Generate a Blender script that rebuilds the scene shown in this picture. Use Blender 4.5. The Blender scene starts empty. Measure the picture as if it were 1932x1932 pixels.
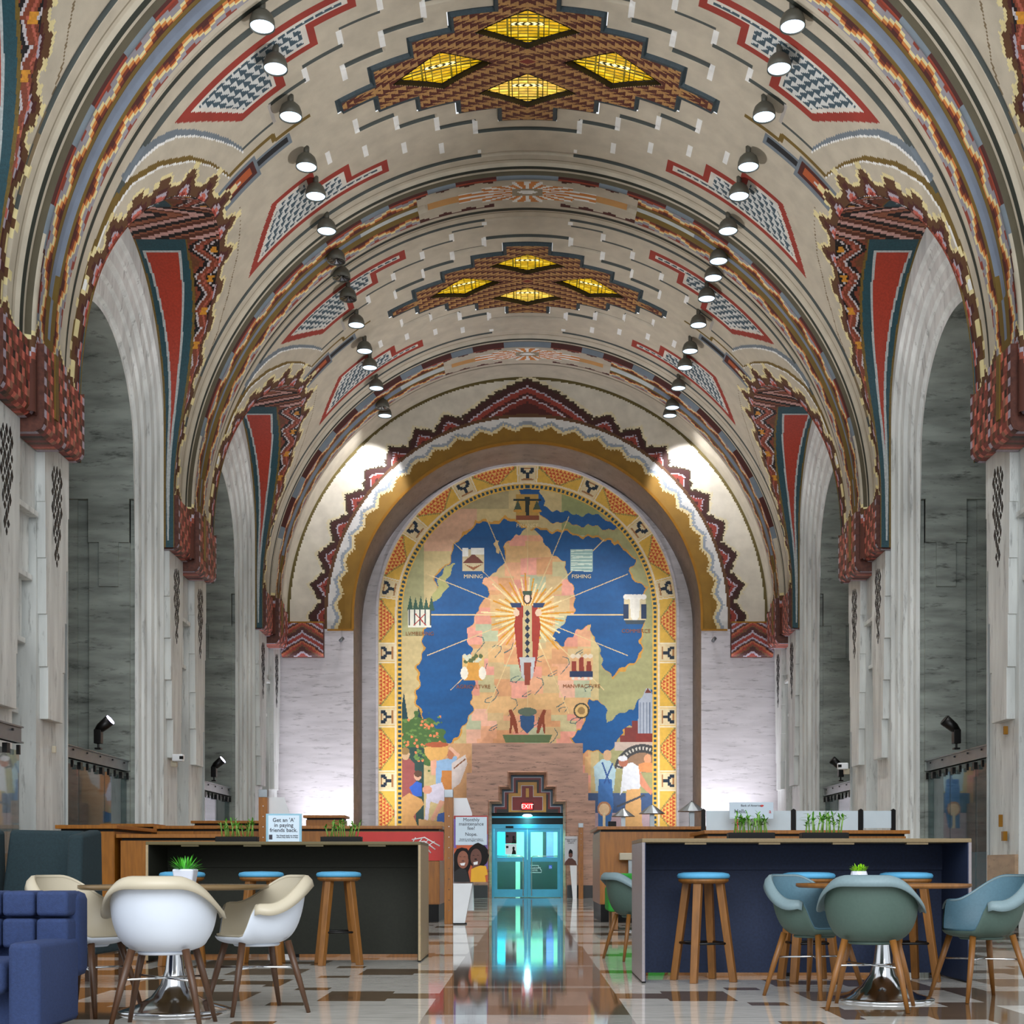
import bpy, bmesh, math, random
import numpy as np
from mathutils import Vector, Matrix
random.seed(7)
sc = bpy.context.scene
PI = math.pi

# ------------------------------------------------------------------ camera
HC = 0.86; FPX = 2500.0; VX = 995.0; VY = 1637.0
cam_d = bpy.data.cameras.new('camera'); cam = bpy.data.objects.new('camera', cam_d)
sc.collection.objects.link(cam); sc.camera = cam
cam.location = (0, 0, HC); cam.rotation_euler = (PI/2, 0, 0)
cam_d.sensor_fit = 'HORIZONTAL'; cam_d.sensor_width = 36
cam_d.lens = 36*FPX/1932; cam_d.clip_end = 200
cam_d.shift_x = -(VX-966)/1932; cam_d.shift_y = (VY-966)/1932

# ------------------------------------------------------------------ world, light, exposure
w = bpy.data.worlds.new('world'); sc.world = w; w.use_nodes = True
bgn = w.node_tree.nodes['Background']; bgn.inputs[0].default_value = (.92, .96, 1, 1); bgn.inputs[1].default_value = .75
sc.view_settings.view_transform = 'Standard'; sc.view_settings.look = 'None'
sc.view_settings.gamma = 1; sc.view_settings.use_curve_mapping = False
sc.view_settings.exposure = 0.48
sc.cycles.use_denoising = True
sc.cycles.max_bounces = 8; sc.cycles.diffuse_bounces = 4; sc.cycles.glossy_bounces = 4
sc.cycles.transmission_bounces = 6; sc.cycles.sample_clamp_indirect = 6

def light(kind, name, loc, energy, color=(1, 1, 1), target=None, **kw):
    d = bpy.data.lights.new(name, kind); d.energy = energy; d.color = color
    for k, v in kw.items(): setattr(d, k, v)
    o = bpy.data.objects.new(name, d); sc.collection.objects.link(o); o.location = loc
    if target is not None:
        o.rotation_euler = (Vector(target)-Vector(loc)).to_track_quat('-Z', 'Y').to_euler()
    return o
# large fill light added behind the camera to brighten the hall
light('AREA', 'rear_fill', (0, -3, 9.5), 1500, (.93, .97, 1), (0, 24, 5.5), shape='RECTANGLE', size=13, size_y=10)

# ------------------------------------------------------------------ colour and materials
def lin(c):
    c = np.asarray(c, float)/255.0
    return np.where(c <= .04045, c/12.92, ((c+.055)/1.055)**2.4)
def L3(c): return tuple(float(x) for x in lin(c))
MATS = {}
def mat(name, rgb=(200, 200, 200), rough=.5, metal=0., var=.10, scale=6., detail=4., stretch=(1, 1, 1), bump=0., emit=None, es=0., trans=0., alpha=1., attr=False, coat=0., spots=0., spec=None, bscale=None):
    if name in MATS: return MATS[name]
    m = bpy.data.materials.new(name); m.use_nodes = True; nt = m.node_tree; N = nt.nodes; Lk = nt.links
    p = N['Principled BSDF']
    tc = N.new('ShaderNodeTexCoord'); mp = N.new('ShaderNodeMapping'); mp.inputs['Scale'].default_value = stretch
    Lk.new(tc.outputs['Object'], mp.inputs[0])
    nz = N.new('ShaderNodeTexNoise'); nz.inputs['Scale'].default_value = scale; nz.inputs['Detail'].default_value = detail
    Lk.new(mp.outputs[0], nz.inputs['Vector'])
    mr = N.new('ShaderNodeMapRange'); mr.inputs['From Min'].default_value = .3; mr.inputs['From Max'].default_value = .7
    mr.inputs['To Min'].default_value = 1-var; mr.inputs['To Max'].default_value = 1+var*.6
    Lk.new(nz.outputs['Fac'], mr.inputs['Value'])
    mul = N.new('ShaderNodeVectorMath'); mul.operation = 'SCALE'
    if attr:
        at = N.new('ShaderNodeAttribute'); at.attribute_name = 'paint'; Lk.new(at.outputs['Color'], mul.inputs[0])
    else:
        mul.inputs[0].default_value = L3(rgb)
    Lk.new(mr.outputs[0], mul.inputs['Scale'])
    col = mul.outputs[0]
    if spots > 0:   # pits and dark veins of travertine
        mp2 = N.new('ShaderNodeMapping'); mp2.inputs['Scale'].default_value = (stretch[0]*1.0, stretch[1]*1.0, stretch[2]*1.0)
        Lk.new(tc.outputs['Object'], mp2.inputs[0])
        n2 = N.new('ShaderNodeTexNoise'); n2.inputs['Scale'].default_value = scale*2.2; n2.inputs['Detail'].default_value = 6; n2.inputs['Roughness'].default_value = .7
        Lk.new(mp2.outputs[0], n2.inputs['Vector'])
        r2 = N.new('ShaderNodeMapRange'); r2.inputs['From Min'].default_value = .56; r2.inputs['From Max'].default_value = .68
        r2.inputs['To Min'].default_value = 1; r2.inputs['To Max'].default_value = 1-spots
        Lk.new(n2.outputs['Fac'], r2.inputs['Value'])
        m2 = N.new('ShaderNodeVectorMath'); m2.operation = 'SCALE'; Lk.new(col, m2.inputs[0]); Lk.new(r2.outputs[0], m2.inputs['Scale'])
        col = m2.outputs[0]
    Lk.new(col, p.inputs['Base Color'])
    p.inputs['Roughness'].default_value = rough; p.inputs['Metallic'].default_value = metal
    if spec is not None: p.inputs['Specular IOR Level'].default_value = spec
    if coat: p.inputs['Coat Weight'].default_value = coat; p.inputs['Coat Roughness'].default_value = .05
    if trans: p.inputs['Transmission Weight'].default_value = trans; p.inputs['IOR'].default_value = 1.25
    if alpha < 1: p.inputs['Alpha'].default_value = alpha
    if bump:
        nb = N.new('ShaderNodeTexNoise'); nb.inputs['Scale'].default_value = bscale or scale*8; nb.inputs['Detail'].default_value = 3
        Lk.new(mp.outputs[0], nb.inputs['Vector'])
        b = N.new('ShaderNodeBump'); b.inputs['Strength'].default_value = bump; b.inputs['Distance'].default_value = .02
        Lk.new(nb.outputs['Fac'], b.inputs['Height']); Lk.new(b.outputs[0], p.inputs['Normal'])
    if es:
        if attr:
            Lk.new(col, p.inputs['Emission Color'])
        else: p.inputs['Emission Color'].default_value = (*L3(emit or rgb), 1)
        p.inputs['Emission Strength'].default_value = es
    MATS[name] = m; return m

def M(n): return MATS[n]
mat('plaster_paint', rough=.75, attr=True, var=.13, scale=3.0, detail=8, bump=.12, bscale=60)
mat('mosaic_paint', rough=.5, attr=True, var=.22, scale=28, detail=3, bump=.25, bscale=90)
mat('mural_paint', rough=.6, attr=True, var=.10, scale=9, detail=6)
mat('amber_glass', rough=.25, attr=True, var=.35, scale=7, es=.75)
mat('print_paint', rough=.4, attr=True, var=.04, scale=9)
mat('travertine', (212, 216, 214), .42, var=.24, scale=1.9, detail=10, stretch=(2.2, 2.2, .32), spots=.5)
mat('travertine_shaded', (150, 158, 152), .5, var=.42, scale=1.3, detail=10, stretch=(.8, .8, 4), spots=.6)  # side recess stone, the shade inside put into a darker base colour
mat('travertine_wall', (206, 202, 206), .45, var=.14, scale=1.5, detail=8, stretch=(.7, .7, 4.5), spots=.45)
mat('travertine_portal', (176, 134, 112), .4, var=.3, scale=1.8, detail=10, stretch=(.8, .8, 4.5), spots=.8)
mat('travertine_reveal_shaded', (124, 108, 96), .5, var=.25, scale=2, detail=8, stretch=(1, 1, 2.5), spots=.4)  # niche reveal, base colour darkened to carry its shade
mat('black_stone', (12, 12, 14), .3)
mat('floor_marble', rough=.05, attr=True, var=.22, scale=5, detail=10, stretch=(1, 5, 1), spec=.7)
mat('floor_plain', (150, 140, 130), .08)
mat('violet_panel', (110, 110, 190), .4)
mat('print_maroon', (70, 40, 50), .5)
mat('wood_oak', (158, 98, 24), .38, var=.25, scale=5, detail=8, stretch=(6, 6, .7))
mat('wood_leg', (132, 86, 36), .42, var=.25, scale=6, detail=6, stretch=(6, 6, .8))
mat('wood_walnut', (80, 52, 32), .42, var=.25, scale=6, detail=6, stretch=(6, 6, .8))
mat('wood_table', (120, 96, 62), .3, var=.15, scale=5)
mat('shell_white', (214, 222, 234), .38, var=.03)
mat('shell_cream', (190, 180, 158), .4, var=.03)
mat('shell_green', (74, 96, 88), .55, var=.06, scale=60)
mat('shell_rim_green', (120, 142, 148), .5, var=.05, scale=60)
mat('shell_inner_blue', (84, 120, 136), .55, var=.08, scale=60)
mat('green_fabric', (40, 150, 50), .8, var=.1, scale=60)
mat('chrome', (215, 218, 222), .12, 1.0, var=.02)
mat('steel', (140, 146, 150), .35, .9, var=.08)
mat('black_metal', (14, 14, 15), .4, .3)
mat('blue_cushion', (86, 164, 206), .7, var=.06, scale=50)
mat('sofa_blue', (38, 56, 98), .85, var=.16, scale=70, bump=.3, bscale=260)
mat('teal_fabric', (24, 44, 50), .9, var=.2, scale=60, bump=.2, bscale=260)
mat('counter_edge_olive', (96, 84, 50), .35, var=.08)
mat('counter_end', (168, 146, 112), .4, var=.10, scale=50)
mat('counter_dark', (30, 32, 20), .7, var=.25, scale=50)
mat('counter_navy', (28, 42, 72), .7, var=.25, scale=50)
mat('counter_end_grey', (142, 134, 136), .35, var=.1, scale=50)
mat('counter_edge_blue', (124, 106, 74), .4, var=.1, scale=50)
mat('white_plastic', (232, 236, 240), .35, var=.02)
mat('glass_white', (206, 224, 234), .5, var=.03)
mat('black_plastic', (9, 9, 10), .45, spec=.2)
mat('red_gloss', (205, 34, 22), .35, var=.05)
mat('glass_clear', (235, 250, 248), .0, trans=1.0, var=.0)
MATS['glass_clear'].node_tree.nodes['Principled BSDF'].inputs['IOR'].default_value = 1.05
mat('glass_teal', (40, 84, 90), .02, var=.02, alpha=.5, spec=1.0)
MATS['glass_teal'].node_tree.nodes['Principled BSDF'].inputs['IOR'].default_value = 2.4
mat('door_blue', (60, 158, 190), .35, .3, var=.06)
mat('vestibule', (190, 225, 200), .6, var=.05)
mat('vestibule_dark', (20, 30, 32), .6)
mat('lamp_glow', (235, 246, 255), .3, emit=(190, 226, 255), es=1.7)
mat('lamp_dark', (110, 112, 112), .15, .9)
mat('lamp_shell', (92, 92, 84), .5, .2, var=.06)
mat('exit_red', (215, 20, 25), .4, emit=(235, 18, 24), es=.6)
mat('white_emit', (255, 245, 235), .4, emit=(255, 245, 235), es=.7)
mat('violet_glow', (200, 190, 255), .3, emit=(215, 210, 255), es=9)
mat('leaf_green', (84, 150, 40), .5, var=.3, scale=40)
mat('leaf_lime', (150, 215, 30), .5, var=.2, scale=40)
mat('leaf_spiky', (70, 175, 40), .45, var=.25, scale=30)
mat('bamboo_stem', (120, 160, 70), .5, var=.3, scale=30)
mat('pot_white', (214, 220, 234), .35, var=.04)
mat('soil', (60, 40, 25), .9)
mat('ink', (52, 48, 60), .6)
mat('white_paint', (245, 246, 248), .5, var=.02)
mat('gold_line', (150, 104, 30), .35, .6)

# ------------------------------------------------------------------ mesh helpers
def link(o, parent=None):
    sc.collection.objects.link(o)
    if parent is not None: o.parent = parent
    return o
def tag(o, label=None, cat=None, group=None, kind=None):
    if label: o['label'] = label
    if cat: o['category'] = cat
    if group: o['group'] = group
    if kind: o['kind'] = kind
    return o
def thing(name, label, cat, loc=(0, 0, 0), rotz=0., group=None):
    o = bpy.data.objects.new(name, None); link(o); o.location = loc; o.rotation_euler = (0, 0, rotz)
    o.empty_display_size = .1
    return tag(o, label, cat, group)

def grid_obj(name, P, C, matn, mask=None, parent=None, smooth=False):
    """P (nu+1,nv+1,3) points, C (nu,nv,3) linear face colours, mask (nu,nv)."""
    nu, nv = P.shape[0]-1, P.shape[1]-1
    idx = np.arange((nu+1)*(nv+1)).reshape(nu+1, nv+1)
    f = np.stack([idx[:-1, :-1], idx[1:, :-1], idx[1:, 1:], idx[:-1, 1:]], -1).reshape(-1, 4)
    c = None if C is None else C.reshape(-1, 3)
    if mask is not None:
        k = mask.reshape(-1); f = f[k]; c = None if c is None else c[k]
    used = np.unique(f); remap = -np.ones(idx.size, int); remap[used] = np.arange(len(used))
    v = P.reshape(-1, 3)[used]; f = remap[f]
    me = bpy.data.meshes.new(name)
    me.vertices.add(len(v)); me.vertices.foreach_set('co', v.astype(np.float32).ravel())
    me.loops.add(f.size); me.loops.foreach_set('vertex_index', f.astype(np.int32).ravel())
    me.polygons.add(len(f)); me.polygons.foreach_set('loop_start', (np.arange(len(f))*4).astype(np.int32))
    me.polygons.foreach_set('loop_total', np.full(len(f), 4, np.int32))
    if smooth: me.polygons.foreach_set('use_smooth', np.ones(len(f), bool))
    me.update(calc_edges=True)
    if c is not None:
        a = me.attributes.new('paint', 'FLOAT_COLOR', 'FACE')
        a.data.foreach_set('color', np.concatenate([c, np.ones((len(c), 1))], 1).astype(np.float32).ravel())
    me.materials.append(M(matn))
    return link(bpy.data.objects.new(name, me), parent)

class MB:
    def __init__(s): s.v = []; s.f = []; s.sm = []
    def add(s, vs, fs, smooth=False):
        b = len(s.v); s.v += [tuple(map(float, x)) for x in vs]
        for q in fs: s.f.append(tuple(b+i for i in q)); s.sm.append(smooth)
        return s
    def box(s, x0, x1, y0, y1, z0, z1):
        vs = [(x, y, z) for x in (x0, x1) for y in (y0, y1) for z in (z0, z1)]
        return s.add(vs, [(0, 1, 3, 2), (4, 6, 7, 5), (0, 4, 5, 1), (2, 3, 7, 6), (0, 2, 6, 4), (1, 5, 7, 3)])
    def prism(s, pts, axis, d0, d1):
        """polygon pts in the plane across `axis`, extruded d0..d1"""
        n = len(pts)
        def mk(p, d):
            return {'x': (d, p[0], p[1]), 'y': (p[0], d, p[1]), 'z': (p[0], p[1], d)}[axis]
        vs = [mk(p, d0) for p in pts]+[mk(p, d1) for p in pts]
        fs = [tuple(range(n)), tuple(range(2*n-1, n-1, -1))]
        fs += [(i, n+i, n+(i+1) % n, (i+1) % n) for i in range(n)]
        return s.add(vs, fs)
    def lathe(s, prof, n=32, c=(0, 0, 0), caps=True, smooth=True):
        vs = []; fs = []
        for r, z in prof:
            for k in range(n):
                a = 2*PI*k/n; vs.append((c[0]+r*math.cos(a), c[1]+r*math.sin(a), c[2]+z))
        m = len(prof)
        for i in range(m-1):
            for k in range(n):
                k2 = (k+1) % n; fs.append((i*n+k, i*n+k2, (i+1)*n+k2, (i+1)*n+k))
        s.add(vs, fs, smooth)
        if caps:
            b = len(s.v)-len(vs)
            s.f.append(tuple(b+k for k in range(n-1, -1, -1))); s.sm.append(False)
            s.f.append(tuple(b+(m-1)*n+k for k in range(n))); s.sm.append(False)
        return s
    def tube(s, pts, r, n=10, smooth=True):
        pts = [Vector(p) for p in pts]; rs = r if isinstance(r, (list, tuple)) else [r]*len(pts)
        vs = []; fs = []; up = Vector((0.13, .21, .97)).normalized()
        for i, p in enumerate(pts):
            d = (pts[min(i+1, len(pts)-1)]-pts[max(i-1, 0)]).normalized()
            if abs(d.dot(up)) > .98: up = Vector((1, .1, 0)).normalized()
            u = d.cross(up).normalized(); v = d.cross(u)
            for k in range(n):
                a = 2*PI*k/n; vs.append(p+u*math.cos(a)*rs[i]+v*math.sin(a)*rs[i])
        for i in range(len(pts)-1):
            for k in range(n):
                k2 = (k+1) % n; fs.append((i*n+k, i*n+k2, (i+1)*n+k2, (i+1)*n+k))
        m = len(pts)-1
        s.add(vs, fs, smooth); b = len(s.v)-len(vs)
        s.f.append(tuple(b+k for k in range(n))); s.sm.append(False)
        s.f.append(tuple(b+m*n+k for k in range(n-1, -1, -1))); s.sm.append(False)
        return s
    def leaf(s, p, d, l, w, droop=.3):
        p = Vector(p); d = Vector(d).normalized(); side = d.cross(Vector((0, 0, 1)))
        if side.length < .05: side = Vector((1, 0, 0))
        side.normalize(); vs = []
        for t, ww in ((0, .25), (.35, 1), (.7, .7), (1, .02)):
            q = p+d*l*t-Vector((0, 0, droop*l*t*t)); vs += [q-side*w*ww/2, q+Vector((0, 0, w*.12*ww)), q+side*w*ww/2]
        fs = []
        for i in range(3):
            for j in range(2): fs.append((i*3+j, i*3+j+1, (i+1)*3+j+1, (i+1)*3+j))
        return s.add(vs, fs, True)
    def build(s, name, matn, parent=None, bevel=0., loc=None, solid=0., sub=0, seg=2):
        me = bpy.data.meshes.new(name); me.from_pydata(s.v, [], s.f); me.update()
        for p, q in zip(me.polygons, s.sm): p.use_smooth = q
        bm = bmesh.new(); bm.from_mesh(me); bmesh.ops.recalc_face_normals(bm, faces=bm.faces); bm.to_mesh(me); bm.free()
        me.materials.append(M(matn)); o = link(bpy.data.objects.new(name, me), parent)
        if loc: o.location = loc
        if solid:
            md = o.modifiers.new('solid', 'SOLIDIFY'); md.thickness = solid; md.offset = 0
        if bevel:
            md = o.modifiers.new('bevel', 'BEVEL'); md.width = bevel; md.segments = seg; md.limit_method = 'ANGLE'
            for p in me.polygons: p.use_smooth = True
            o.modifiers.new('wn', 'WEIGHTED_NORMAL')
        if sub:
            md = o.modifiers.new('sub', 'SUBSURF'); md.levels = sub; md.render_levels = sub
        return o
def box(name, matn, parent, x0, x1, y0, y1, z0, z1, bevel=0.):
    return MB().box(x0, x1, y0, y1, z0, z1).build(name, matn, parent, bevel)
def struct(o): o['kind'] = 'structure'; return o
def text_obj(name, s, size, loc, matn, parent=None, rotz=0., align='CENTER', ext=.002, spacing=1.):
    cu = bpy.data.curves.new(name+'_c', 'FONT'); cu.body = s; cu.size = size; cu.align_x = align; cu.extrude = ext
    cu.space_line = spacing; cu.resolution_u = 3
    tmp = bpy.data.objects.new(name+'_t', cu); sc.collection.objects.link(tmp)
    bpy.context.view_layer.update()
    me = bpy.data.meshes.new_from_object(tmp.evaluated_get(bpy.context.evaluated_depsgraph_get()))
    bpy.data.objects.remove(tmp); bpy.data.curves.remove(cu)
    me.name = name; me.materials.clear(); me.materials.append(M(matn))
    R = Matrix.Rotation(rotz, 4, 'Z') @ Matrix.Rotation(PI/2, 4, 'X'); me.transform(R)
    o = link(bpy.data.objects.new(name, me), parent); o.location = loc
    return o
def copy_tree(o, parent=None):
    c = o.copy(); sc.collection.objects.link(c); c.parent = parent
    for ch in list(o.children): copy_tree(ch, c)
    return c
def wpt(px, py, Y):     # a point of the photograph at depth Y
    return ((px-VX)*Y/FPX, Y, HC+(VY-py)*Y/FPX)

# ------------------------------------------------------------------ the hall's plan
R0 = 6.8; ZS = 7.95                 # main vault
C1 = 22.75; PITCH = 8.52
CEN = [C1-PITCH, C1, C1+PITCH]      # bay centres
PIE = [C1-PITCH*1.5, C1-PITCH/2, C1+PITCH/2, C1+PITCH*1.5]   # pier centres
FW = 37.5                           # far wall
RB = 2.65; ZB = 9.42                # side vaults
Y0V = 7.6                           # the vault is built from here
cream = lin((190, 182, 164)); white = lin((236, 238, 236)); dkgray = lin((70, 78, 76)); dkgreen = lin((46, 52, 44)); olive = lin((112, 90, 34))
steelb = lin((112, 124, 134)); red = lin((150, 52, 40)); dred = lin((74, 28, 24)); brown = lin((92, 60, 34)); orange = lin((206, 132, 66))
pink = lin((196, 104, 90)); lav = lin((178, 170, 184)); yel = lin((226, 214, 160)); teal = lin((34, 74, 84)); slate = lin((120, 132, 150)); blk = lin((18, 14, 16))

def tri_wave(t, period):            # 1 at multiples of period, 0 between
    u = np.mod(t, period)/period
    return np.abs(2*u-1)
def q(x, st): return np.floor(x/st)*st+st/2
# ------------------------------------------------------------------ ceiling paint
def step_b(a, tab):                 # tab of (a limit, b value)
    o = np.zeros_like(a); prev = -1
    for lim, b in tab:
        o = np.where((a >= prev) & (a < lim), b, o); prev = lim
    return o
SKY = [(.56, 1.86), (1.30, 1.44), (2.03, 1.05), (2.76, .64), (3.42, .20)]
L1 = [(.97, 2.19), (1.69, 1.83), (2.42, 1.42), (3.15, 1.0)]
def in_poly(x, y, poly):
    ins = np.zeros(x.shape, bool); n = len(poly); j = n-1
    for i in range(n):
        xi, yi = poly[i]; xj, yj = poly[j]
        if yi != yj:
            c = ((yi > y) != (yj > y)) & (x < (xj-xi)*(y-yi)/(yj-yi)+xi)
            ins ^= c
        j = i
    return ins
RED_O = [(2.72, 2.65), (2.72, 2.22), (3.45, 2.22), (3.45, 1.78), (4.17, 1.78), (4.17, 1.32), (5.10, 1.32), (6.15, 2.65)]
RED_M = [(2.86, 2.52), (2.86, 2.35), (3.59, 2.35), (3.59, 1.92), (4.31, 1.92), (4.31, 1.46), (5.02, 1.46), (5.84, 2.52)]
RED_I = [(2.94, 2.46), (2.94, 2.40), (3.67, 2.40), (3.67, 1.98), (4.38, 1.98), (4.38, 1.53), (4.98, 1.53), (5.70, 2.46)]

def lattice(a, b, dark, light, su=.27, sv=.14, sl=.62):
    v = (b+sl*a)/sv; u = a/su+.5*np.floor(v)
    fu = u-np.floor(u); fv = v-np.floor(v)
    return np.where(((fv < fu) & (fu > .1))[..., None], dark, light)

def groin(y):                        # arc length |s| of the groin at bay offset y
    z = ZB+np.sqrt(np.maximum(RB**2-y*y, 0))
    return R0*np.arccos(np.clip((z-ZS)/R0, -1, 1))

def paint_vault(S, Y):
    a = np.abs(S); col = np.zeros(S.shape+(3,)); col[:] = cream
    hole = np.zeros(S.shape, bool)
    def put(m, c): col[m] = c
    # height on the vault
    z = np.where(a < R0*PI/2, ZS+R0*np.cos(np.minimum(a, R0*PI/2)/R0), ZS-(a-R0*PI/2))
    for i, C in enumerate(CEN):
        y = Y-C; b = np.abs(y); inb = b < PITCH/2; near = y < 0
        # lines beyond the skylight
        o1 = step_b(a, L1)
        put(inb & (o1 > 0) & (b < o1) & (b > o1-.10), dkgray)
        for lim, b1 in L1:
            put(inb & (np.abs(a-lim) < .045) & (b > b1-.42) & (b < b1), white)
        # second row: dashes and the boundary line
        for k, (aa, b0, b1) in enumerate([(1.66, 2.30, 2.66), (2.36, 1.90, 2.26), (3.09, 1.48, 1.84), (3.8, 1.06, 1.44)]):
            put(inb & (np.abs(a-aa) < .045) & (b > b0) & (b < b1), white)
        put(inb & (np.abs(a-.93) < .04) & (b > 2.76) & (b < 2.9), white)
        put(inb & (a > .9) & (a < 9.3) & (b > 2.91) & (b < 3.03), dkgray)
        # stepped line of the near half that runs to the haunch
        L2 = [(.95, 0), (1.66, 2.76), (2.36, 2.36), (3.08, 1.92), (3.8, 1.52), (4.54, 1.18), (5.27, .72)]
        o2 = step_b(a, L2)
        put(inb & near & (o2 > 0) & (b < o2) & (b > o2-.08), dkgray)
        put(inb & near & (np.abs(a-4.54) < .04) & (b > .66) & (b < 1.16), lin((170, 165, 160)))
        # arcs round the side vaults
        g1a = np.array([5.25, 5.40, 5.64, 5.90, 6.22, 6.60, 7.01, 7.6, 8.3]); g1b = np.array([.68, 1.10, 1.60, 2.05, 2.49, 2.78, 2.96, 3.05, 3.08])
        g2a = np.array([5.66, 5.86, 6.16, 6.71, 7.3, 7.96, 9.09, 10.2]); g2b = np.array([.41, 1.06, 1.68, 2.34, 2.80, 2.98, 3.02, 3.03])
        bb = np.interp(a, g1a, g1b)
        put(inb & near & (a > 5.25) & (a < 7.4) & (np.abs(b-bb) < .085), steelb)
        put(inb & near & (a > 5.25) & (a < 7.4) & (b-bb < -.085) & (b-bb > -.14), white)
        bb = np.interp(a, g2a, g2b)
        put(inb & near & (a > 5.66) & (a < 10.2) & (np.abs(b-bb) < .07), olive)
        put(inb & near & (a > 5.66) & (a < 10.2) & (b-bb < -.07) & (b-bb > -.12), white)
        put(inb & ~near & (a > 5.7) & (a < 9) & (np.abs(b-bb-.02) < .018), lin((120, 104, 78)))
        # olive stepped lines from the arc vertex
        for a0, a1, bv in ((4.65, 5.66, .40), (3.9, 4.65, .22)):
            put(inb & (a > a0) & (a < a1) & (np.abs(b-bv) < .04) & near, olive)
        put(inb & (np.abs(a-4.65) < .04) & (b > .2) & (b < .42) & near, olive)
        # horn running up from the crown of the side vault
        put(inb & (a > 5.1) & (a < 6.4) & (b < .30), steelb)
        put(inb & (a > 5.15) & (a < 6.4) & (b < .20), dred)
        put(inb & (a > 5.25) & (a < 6.1) & (b < .10), lin((170, 84, 44)))
        put(inb & (a > 5.5) & (a < 6.4) & (b < .035), lin((206, 196, 190)))
        put(inb & (a > 4.35) & (a < 5.1) & (b < .15), steelb)
        put(inb & (a > 4.42) & (a < 5.1) & (b < .08), lin((28, 30, 34)))
        # framed panels of triangles
        mo = inb & in_poly(a, b, RED_O); mm = inb & in_poly(a, b, RED_M); mi = inb & in_poly(a, b, RED_I)
        put(mo, red); put(mm, lin((214, 210, 200)))
        lt = lattice(a, b, lin((62, 84, 96)), lin((206, 210, 208)), .17, .15, .0)
        col[mi] = lt[mi]
        # skylight bed
        o = step_b(a, SKY); hole |= inb & (o > 0) & (b < o)
        # stepped crown motif round the groin
        g = groin(np.clip(b, 0, RB)); rho = np.where(z > ZB, np.hypot(b, z-ZB)-RB, b-RB)
        phi = np.where(z > ZB, np.arctan2(b, z-ZB)*RB, PI/2*RB+(ZB-z))     # length along the groin
        amp = np.interp(phi, [0, 1.6, 2.6, 4.2, 6.5], [.30, .29, .24, .22, .2])
        base = np.interp(phi, [0, 1.6, 3.2, 6.5], [.08, .08, .14, .16])
        tw = tri_wave(q(phi, .062), .62)
        h = q(base+amp*tw, .085)
        r = q(rho, .055)
        m = inb & (rho > -.3) & (a > 5.6) & (a < 11.6)
        put(m & (r < h+.10), yel); put(m & (r < h+.03), brown); put(m & (r < h-.13), dred)
        put(m & (r < h-.2), lav); put(m & (r < h-.26), pink); put(m & (r < h-.34), red)
        # open side vault
        hole |= inb & (z < ZB) & (b < RB) | inb & (z >= ZB) & (np.hypot(b, z-ZB) < RB)
    for j, P in enumerate(PIE):
        p = Y-P; ap = np.abs(p)
        wd = np.interp(a, [0, 9, 10.5, 11.6], [1, 1, .72, .6])      # band tapers at the foot
        pp = p/wd; app = np.abs(pp)
        put((app < .66), cream)
        stp = .055
        rr = q(app, stp)
        hh = q(.30+.17*tri_wave(q(a+.0, stp), .73), stp)
        bandm = (app < .52)
        put(bandm & (rr < hh+.12), lin((150, 148, 156))); put(bandm & (rr < hh+.05), yel); put(bandm & (rr < hh), orange)
        put(bandm & (rr < hh-.06), lin((120, 50, 30))); put(bandm & (rr < hh-.12), dred)
        put(bandm & (rr >= hh+.12), lin((140, 62, 48)))
        put(app < .23, olive)
        put((app < .125) & (a > 2.1) & (a < 9.8), slate); put((app < .05) & (a >= 9.8) & (a < 10.4), slate)
        put((app < .125) & (a > 2.1) & (a < 3.6), lin((196, 204, 204)))
        # roll on both flanks, grey and dark red in turn
        seg = np.mod(a, 1.46) < .62
        roll = (pp < -.52) & (pp > -.66)
        put(roll & seg, steelb); put(roll & ~seg, lin((70, 26, 20))); put(roll & ~seg & (np.abs(pp+.59) < .02), lin((150, 60, 40)))
        # sun at the crown
        cr = (a < 2.3) & (app < .52); put(cr, cream)
        put((app < .52) & (app > .40) & (a > .7) & (a < 2.3) & (q(app, .055) > .40+.1*tri_wave(q(a, .05), .5)), dred)
        put((a > 1.45) & (a < 2.1) & (ap < .12), lin((200, 150, 90)))
        lim = np.where(a < .33, .40, np.where(a < .95, .28, .17))
        sm = (a < 1.42) & (ap < lim)
        ang = np.arctan2(p*2.4, S)
        ray = np.mod(ang/(2*PI)*40+.5, 2) < .9
        put(sm & ray, white); put(sm & ~ray, orange)
        put((a < .32) & (ap < .13), lin((150, 142, 122))); put((a/.2)**2+(p/.07)**2 < 1, white)
        # lines on either side
        put((ap > .78) & (ap < .88), dkgreen); put((ap > .66) & (ap < .70), lin((84, 78, 60)))
        put((ap > 1.02) & (ap < 1.04), lin((140, 132, 112)))
        # foot of the arch: stepped red over the corbel
        ft = a-10.35-.42*tri_wave(q(p+.0, .055), .80)
        f = q(ft, .055); fm = (ap < 1.62) & (app > .5)
        put(fm & (f > -.08), yel); put(fm & (f > 0), brown); put(fm & (f > .16), lav); put(fm & (f > .22), lin((150, 76, 60))); put(fm & (f > .34), lin((84, 42, 30)))
    return col, hole

def vault_radius(S, Y):
    r = np.full(S.shape, R0); a = np.abs(S)
    for P in PIE:
        ap = np.abs(Y-P); r -= .05*(ap < .90)+.07*(ap < .66)
        r -= .035*(np.abs(Y-P+.59) < .055)
        r += .05*(ap < .125)*(a > 2.1)*(a < 9.8)
    for C in CEN:
        b = np.abs(Y-C); near = Y < C
        r += .03*((b > 2.93) & (b < 3.02))
        o1 = step_b(a, L1); r += .04*((o1 > 0) & (b < o1) & (b > o1-.10))
    return r

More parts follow.
